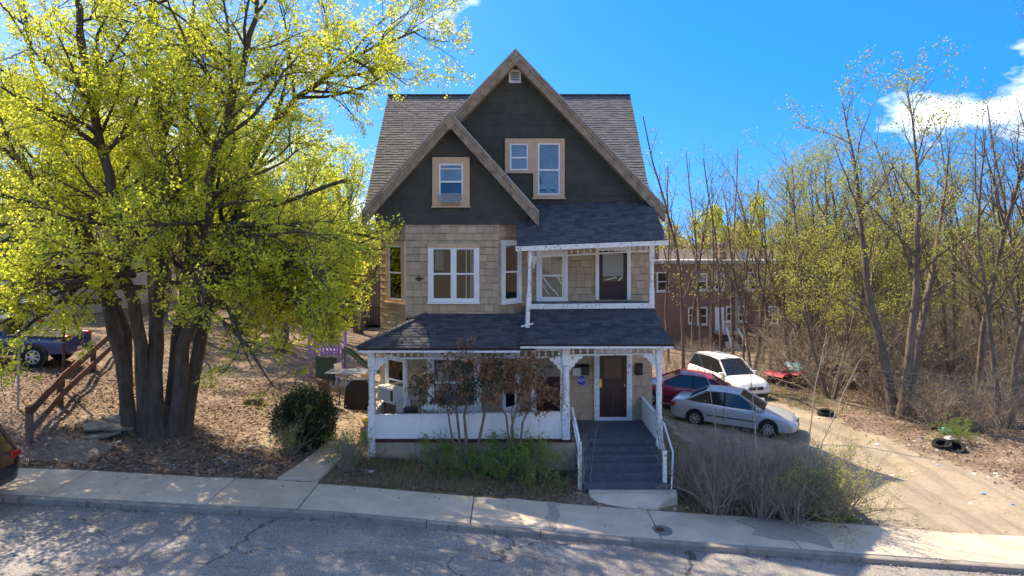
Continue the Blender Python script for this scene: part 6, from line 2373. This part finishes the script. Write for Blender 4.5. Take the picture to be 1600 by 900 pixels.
# covered barbecue
p = on_ground(563, 636)
t = thing('covered_grill', 'barbecue under a black vinyl cover in the side yard', 'grill', p)
mb = MB()
def ring(w_, d_, z, jit):
    return [(w_ * c * (1 + rr.uniform(-jit, jit)), d_ * s * (1 + rr.uniform(-jit, jit)), z) for c, s in ((-.5, -.5), (-.15, -.52), (.2, -.51), (.5, -.5), (.51, 0), (.5, .5), (.1, .52), (-.3, .51), (-.5, .5), (-.51, .05))]
lv_ = [(1.05, .66, -.02), (1.0, .62, .35), (.95, .58, .68), (.9, .56, .78), (.6, .5, .95), (.5, .42, 1.02), (.2, .2, 1.04)]
for (w_, d_, z) in lv_:
    mb.v += ring(w_, d_, z, .05)
for i in range(len(lv_) - 1):
    for j in range(10):
        mb.f.append((i * 10 + j, i * 10 + (j + 1) % 10, (i + 1) * 10 + (j + 1) % 10, (i + 1) * 10 + j)); mb.m.append(0)
mb.f.append(tuple((len(lv_) - 1) * 10 + j for j in range(10))); mb.m.append(0)
mb.build('cover', M['cover'], t, smooth=True)
mb = MB(); mb.tube([(-.4, -.35, .3), (-.38, -.345, .5)], .02, 6); mb.build('strap', M['black'], t)
# patio table and chairs
p = on_ground(540, 622)
t = thing('patio_table', 'low dark patio table beside the covered barbecue', 'table', (p.x - .2, p.y + 1.2, gz(p.x, p.y + 1.2)))
mb = MB(); mb.box(-.8, .8, -.5, .5, .69, .72); mb.build('table_top', M['grey'], t, bevel=.01)
for sx in (-1, 1):
    for sy in (-1, 1):
        mb = MB(); mb.tube([(.7 * sx, .42 * sy, 0), (.66 * sx, .38 * sy, .69)], .025, 6); mb.build('leg', M['black'], t)
def patio_chair(x, y, rz, label, mat):
    t = thing('patio_chair', label, 'chair', (x, y, gz(x, y)))
    t.rotation_euler = (0, 0, rz)
    mb = MB(); mb.box(-.25, .25, -.25, .25, .41, .45); mb.build('seat', M[mat], t, bevel=.01)
    mb = MB(); mb.prism([(-.25, .23, .46), (.25, .23, .46), (.24, .32, .92), (-.24, .32, .92)], (0, .03, 0)); mb.build('backrest', M[mat], t)
    for sx in (-1, 1):
        for sy in (-1, 1):
            mb = MB(); mb.tube([(.23 * sx, .24 * sy, 0), (.22 * sx, .22 * sy, .42)], .018, 6); mb.build('leg', M[mat], t)
        mb = MB(); mb.tube([(.26 * sx, -.22, .64), (.26 * sx, .25, .66)], .018, 6); mb.tube([(.25 * sx, -.22, .64), (.24 * sx, -.22, .44)], .015, 6); mb.build('arm', M[mat], t)
    return t
q = on_ground(516, 636)
patio_chair(q.x, q.y, 2.6, 'dark metal patio chair on the bare side yard before the table', 'iron')
q = on_ground(576, 630)
patio_chair(q.x - .1, q.y + .9, .8, 'tan chair half hidden behind the left porch post', 'soffit')
q = on_ground(538, 604)
patio_chair(q.x, q.y, 1.2, 'white plastic chair below the purple play tower', 'vinyl')
# play tower
p = on_ground(512, 592)
t = thing('play_tower', 'purple wooden play tower with a green slide in the side yard', 'playset', p)
for sx in (-1, 1):
    for sy in (-1, 1):
        mb = MB(); mb.box(.62 * sx - .05, .62 * sx + .05, .55 * sy - .05, .55 * sy + .05, -.2, 2.25 if sy > 0 else 1.95); mb.build('post', M['purple'], t)
mb = MB(); mb.box(-.68, .68, -.62, .62, 1.12, 1.2); mb.build('platform', M['purple'], t)
for z in (1.22, 1.85):
    mb = MB(); mb.box(-.66, .66, -.62, -.58, z, z + .09); mb.build('rail', M['purple'], t)
    mb = MB(); mb.box(-.66, -.62, -.57, .57, z, z + .09); mb.build('rail', M['purple'], t)
for k in range(8):
    x = lerp(-.52, .52, k / 7)
    mb = MB(); mb.box(x - .045, x + .045, -.655, -.625, 1.20, 1.92); mb.build('picket', M['purple'], t)
mb = MB()
pr_ = [(0.62, 1.2), (.95, 1.1), (1.5, .62), (2.0, .3), (2.5, .2)]
for i in range(len(pr_) - 1):
    a, b = pr_[i], pr_[i + 1]
    mb.add([(a[0], -.25, a[1]), (a[0], .25, a[1]), (b[0], .25, b[1]), (b[0], -.25, b[1]), (a[0], -.25, a[1] + .16), (b[0], -.25, b[1] + .16), (a[0], .25, a[1] + .16), (b[0], .25, b[1] + .16)], [(0, 1, 2, 3), (0, 3, 5, 4), (1, 6, 7, 2)])
sld = mb.build('slide', M['green_pl'], t)
sm = sld.modifiers.new('thick', 'SOLIDIFY'); sm.thickness = .03
mb = MB(); mb.box(-.5, .4, -.1, .1, .0, .9); mb.build('climbing_wall', M['green_pl'], t, bevel=.03)
# yellow pot by the porch corner
p = Vector((-4.3, 20.6, gz(-4.3, 20.6)))
t = thing('flower_pot', 'yellow flower pot standing on an upturned crate beside the porch', 'pot', (p.x, p.y, p.z))
mb = MB(); mb.box(-.2, .2, -.2, .2, 0, .52); mb.build('crate', M['soffit'], t, bevel=.01)
mb = MB(); mb.lathe((0, 0, .52), [(.13, 0), (.19, .16), (.21, .16), (.21, .2), (.17, .2), (.15, .12)], 14); mb.build('pot', M['yellow'], t, smooth=True)

# tyres, bags and litter
def tyre(x, y, label, tilt=.1):
    p = on_ground(x, y)
    mb = MB(); mb.lathe((0, 0, .1), [(.2, -.07), (.29, -.1), (.32, -.05), (.32, .05), (.29, .1), (.2, .07), (.2, -.07)], 20)
    o = mb.build('tyre', M['rubber'], None, smooth=True)
    o.location = (p.x, p.y, p.z + .02); o.rotation_euler = (tilt, -tilt * .5, 0)
    tag(o, label, 'tyre')
tyre(1290, 650, 'old black tyre lying flat at the edge of the dirt driveway')
tyre(1472, 700, 'old black tyre dumped below the green weeds at the wood edge', .25)
tyre(1492, 704, 'half buried tyre leaning among dumped bags at the wood edge', .5)
def crumple(x, y, s, mat, name, label, cat, group=None, flat=.5, seed=0):
    r_ = random.Random(seed)
    p = on_ground(x, y)
    mb = MB(); mb.blob((0, 0, s * flat * .6), s, s * .8, s * flat, r_, .35, 8, 5)
    o = mb.build(name, M[mat], None)
    o.location = p; o.rotation_euler = (0, 0, r_.uniform(0, 6))
    tag(o, label, cat, group)
crumple(1478, 678, .28, 'trash_t', 'rubbish_bag', 'teal rubbish bag dumped beside the green weeds', 'bag', seed=1)
crumple(1487, 690, .22, 'trash_w', 'rubbish_bag', 'white rubbish bag between the two dumped tyres', 'bag', seed=2)
crumple(1465, 672, .26, 'black', 'rubbish_bag', 'black rubbish bag dumped behind the teal one', 'bag', seed=3)
rl = random.Random(21)
LG_ = {'trash_w': ('white scrap of litter lying on the dirt and leaves', 'white litter'), 'trash_b': ('blue scrap of litter lying on the dirt and leaves', 'blue litter')}
for i in range(46):
    if i < 34:
        x = rl.uniform(1255, 1598)
        y = 640 + (x - 1290) * .36 + rl.gauss(0, 26)
        y = max(y, 612)
    else:
        x, y = rl.choice([(rl.uniform(160, 430), rl.uniform(690, 728)), (rl.uniform(540, 900), rl.uniform(735, 770)), (rl.uniform(1150, 1240), rl.uniform(815, 832))])
    m_ = 'trash_b' if rl.random() < .2 else 'trash_w'
    crumple(x, y, rl.uniform(.035, .085), m_, 'litter', LG_[m_][0], 'litter', LG_[m_][1], flat=.35, seed=100 + i)
# overhead cables behind the driveway
for i, (ya, yb, yc) in enumerate(((545, 562, 574), (549, 571, 592), (556, 580, 600))):
    Y0, Y1 = 24.5, 21.5
    A = px(1022, ya - 10, 27.0); B = px(1760, yc + 22, 21.0)
    pts = []
    for k in range(25):
        q = lerp(A, B, k / 24)
        q.z -= .35 * math.sin(PI * k / 24)
        pts.append(q)
    mb = MB(); mb.tube(pts, .011, 5)
    o = mb.build('overhead_cable', M['cable'], None)
    tag(o, 'thin overhead cable strung from the house across the driveway to the wood', 'cable', 'overhead cables')

# ================================================================== GROUND COVER
def scatter_quads(name, n, xr, yr, mat, size, fn=None, seed=0, lift=.012, tilt=.45, aspect=.7, zfn=None):
    g = np.random.default_rng(seed)
    x = g.uniform(*xr, n); y = g.uniform(*yr, n)
    k = np.ones(n, bool)
    if fn is not None:
        k = g.random(n) < fn(x, y)
    x, y = x[k], y[k]
    n = len(x)
    zf = zfn or ground_z
    z = zf(x, y) + lift + g.random(n) * .02
    a = g.uniform(0, 2 * PI, n)
    s = g.uniform(size[0], size[1], n)
    U = np.stack([np.cos(a), np.sin(a), g.normal(0, tilt, n)], -1) * s[:, None]
    Vv = np.stack([-np.sin(a), np.cos(a), g.normal(0, tilt, n)], -1) * (s * aspect)[:, None]
    c = np.stack([x, y, z], -1)
    P = np.stack([c - U * .5, c + Vv * .5, c + U * .5, c - Vv * .5], 1).reshape(-1, 3)
    low = zf(P[:, 0], P[:, 1]) + .004
    P[:, 2] = np.maximum(P[:, 2], low)
    o = mesh_np(name, P, np.arange(4 * n).reshape(n, 4), mat)
    return tag(o, kind='stuff')
def house_clear(x, y):
    return ~((x > -4.1) & (x < 4.4) & (y > 18.9) & (y < 32)) & ~((x > 1.7) & (x < 4.3) & (y < 19)) & ~((x > -5.85) & (x < -4.5) & (y < 20.3))
def litter_density(x, y):
    d, g = zone_masks(x, y)
    p = .5 + .5 * np.sin(1.1 * x + 1.7 * np.sin(.9 * y)) * np.sin(1.3 * y + 1.5 * np.sin(.8 * x + 1))
    return np.clip(1 - d * 1.05 - g * .55, .006, 1) * house_clear(x, y) * np.clip(.25 + 1.1 * p, 0, 1)
o = scatter_quads('leaf_litter', 42000, (-20, -4), (16.9, 27), M['litterleaf'], (.03, .125), litter_density, 1)
tag(o, 'brown fallen leaves covering the bank under the maple', 'leaves')
o = scatter_quads('leaf_litter', 34000, (4, 26), (16.9, 36), M['litterleaf'], (.03, .125), litter_density, 2)
tag(o, 'brown fallen leaves covering the wood floor beyond the driveway', 'leaves')
o = scatter_quads('leaf_litter', 9000, (-5, 9), (16.85, 19.0), M['litterleaf'], (.04, .09), lambda x, y: house_clear(x, y) * .8, 3)
tag(o, 'dead leaves and mulch in the beds along the sidewalk', 'leaves')
def paved(x, y):
    return street_z(x) + np.where(y < 15.0, -.033, .122)
o = scatter_quads('gutter_leaves', 2600, (-14, 14), (14.55, 14.99), M['litterleaf'], (.02, .07), lambda x, y: (.5 + .5 * np.sin(x * 1.9) * np.sin(x * .7 + 1)) * np.clip((y - 14.5) / .4, 0, 1) ** 3, 14, zfn=paved)
tag(o, 'dead leaves and grit gathered in the gutter along the kerb', 'leaves')
o = scatter_quads('sidewalk_leaves', 3200, (-14, 12), (15.2, 16.85), M['litterleaf'], (.02, .06), lambda x, y: .04 + np.clip((y - 16.35) / .5, 0, 1) ** 2 * (.5 + .5 * np.sin(x * 1.3)), 15, zfn=paved)
tag(o, 'dead leaves strewn along the back edge of the sidewalk', 'leaves')
def blades(name, n, xr, yr, mat, h, fn, seed, label, wd=.008):
    g = np.random.default_rng(seed)
    x = g.uniform(*xr, n); y = g.uniform(*yr, n)
    k = g.random(n) < fn(x, y)
    x, y = x[k], y[k]
    n = len(x)
    z = ground_z(x, y) - .01
    a = g.uniform(0, 2 * PI, n)
    hh = g.uniform(h[0], h[1], n)
    ln = g.normal(0, .35, (n, 2)) * hh[:, None]
    b0 = np.stack([x - np.cos(a) * wd, y - np.sin(a) * wd, z], -1)
    b1 = np.stack([x + np.cos(a) * wd, y + np.sin(a) * wd, z], -1)
    tp = np.stack([x + ln[:, 0], y + ln[:, 1], z + hh], -1)
    P = np.stack([b0, b1, tp], 1).reshape(-1, 3)
    o = mesh_np(name, P, np.arange(3 * n).reshape(n, 3), mat)
    return tag(o, label, 'grass', kind='stuff')
def patch(x, y, s=1.3):
    return .5 + .5 * np.sin(x * s + 1.3 * np.sin(y * s * .8)) * np.sin(y * s * 1.1 + 1.7 * np.sin(x * s * .7))
blades('dry_grass', 16000, (-5, 1.8), (16.9, 19.0), M['drygrass'], (.05, .22), lambda x, y: house_clear(x, y) * patch(x, y, 2) ** 2, 5, 'dry straw-coloured grass in the bed before the porch')
blades('green_grass', 9000, (-4.6, 1.8), (17.2, 19.0), M['grass'], (.04, .14), lambda x, y: house_clear(x, y) * patch(x, y, 2.6) ** 3, 6, 'green grass tufts in the bed before the porch')
blades('lot_grass', 30000, (4.3, 9.5), (17, 33), M['grass'], (.03, .10), lambda x, y: zone_masks(x, y)[1] * patch(x, y, 1.7), 7, 'short patchy grass beside the house and the parked cars')
blades('verge_grass', 12000, (6.3, 9.0), (16.9, 19.2), M['fresh'], (.05, .2), lambda x, y: np.clip(1 - abs(x - (7.6 + (18 - y) * .4)) / .7, 0, 1), 8, 'bright green grass along the near edge of the driveway')
blades('scrub_grass', 26000, (9, 24), (26, 40), M['drygrass'], (.08, .35), lambda x, y: patch(x, y, 1.2) ** 2 * np.clip((x - np.interp(y, [26, 30, 34], [14.5, 12.5, 8])) / 1.5, 0, 1), 9, 'dry scrub grass along the wood edge')
blades('mulch_stalks', 9000, (4.4, 8.2), (16.95, 18.4), M['drygrass'], (.06, .3), lambda x, y: .7 * np.ones_like(x), 10, 'dry stalks at the foot of the brush beside the steps')
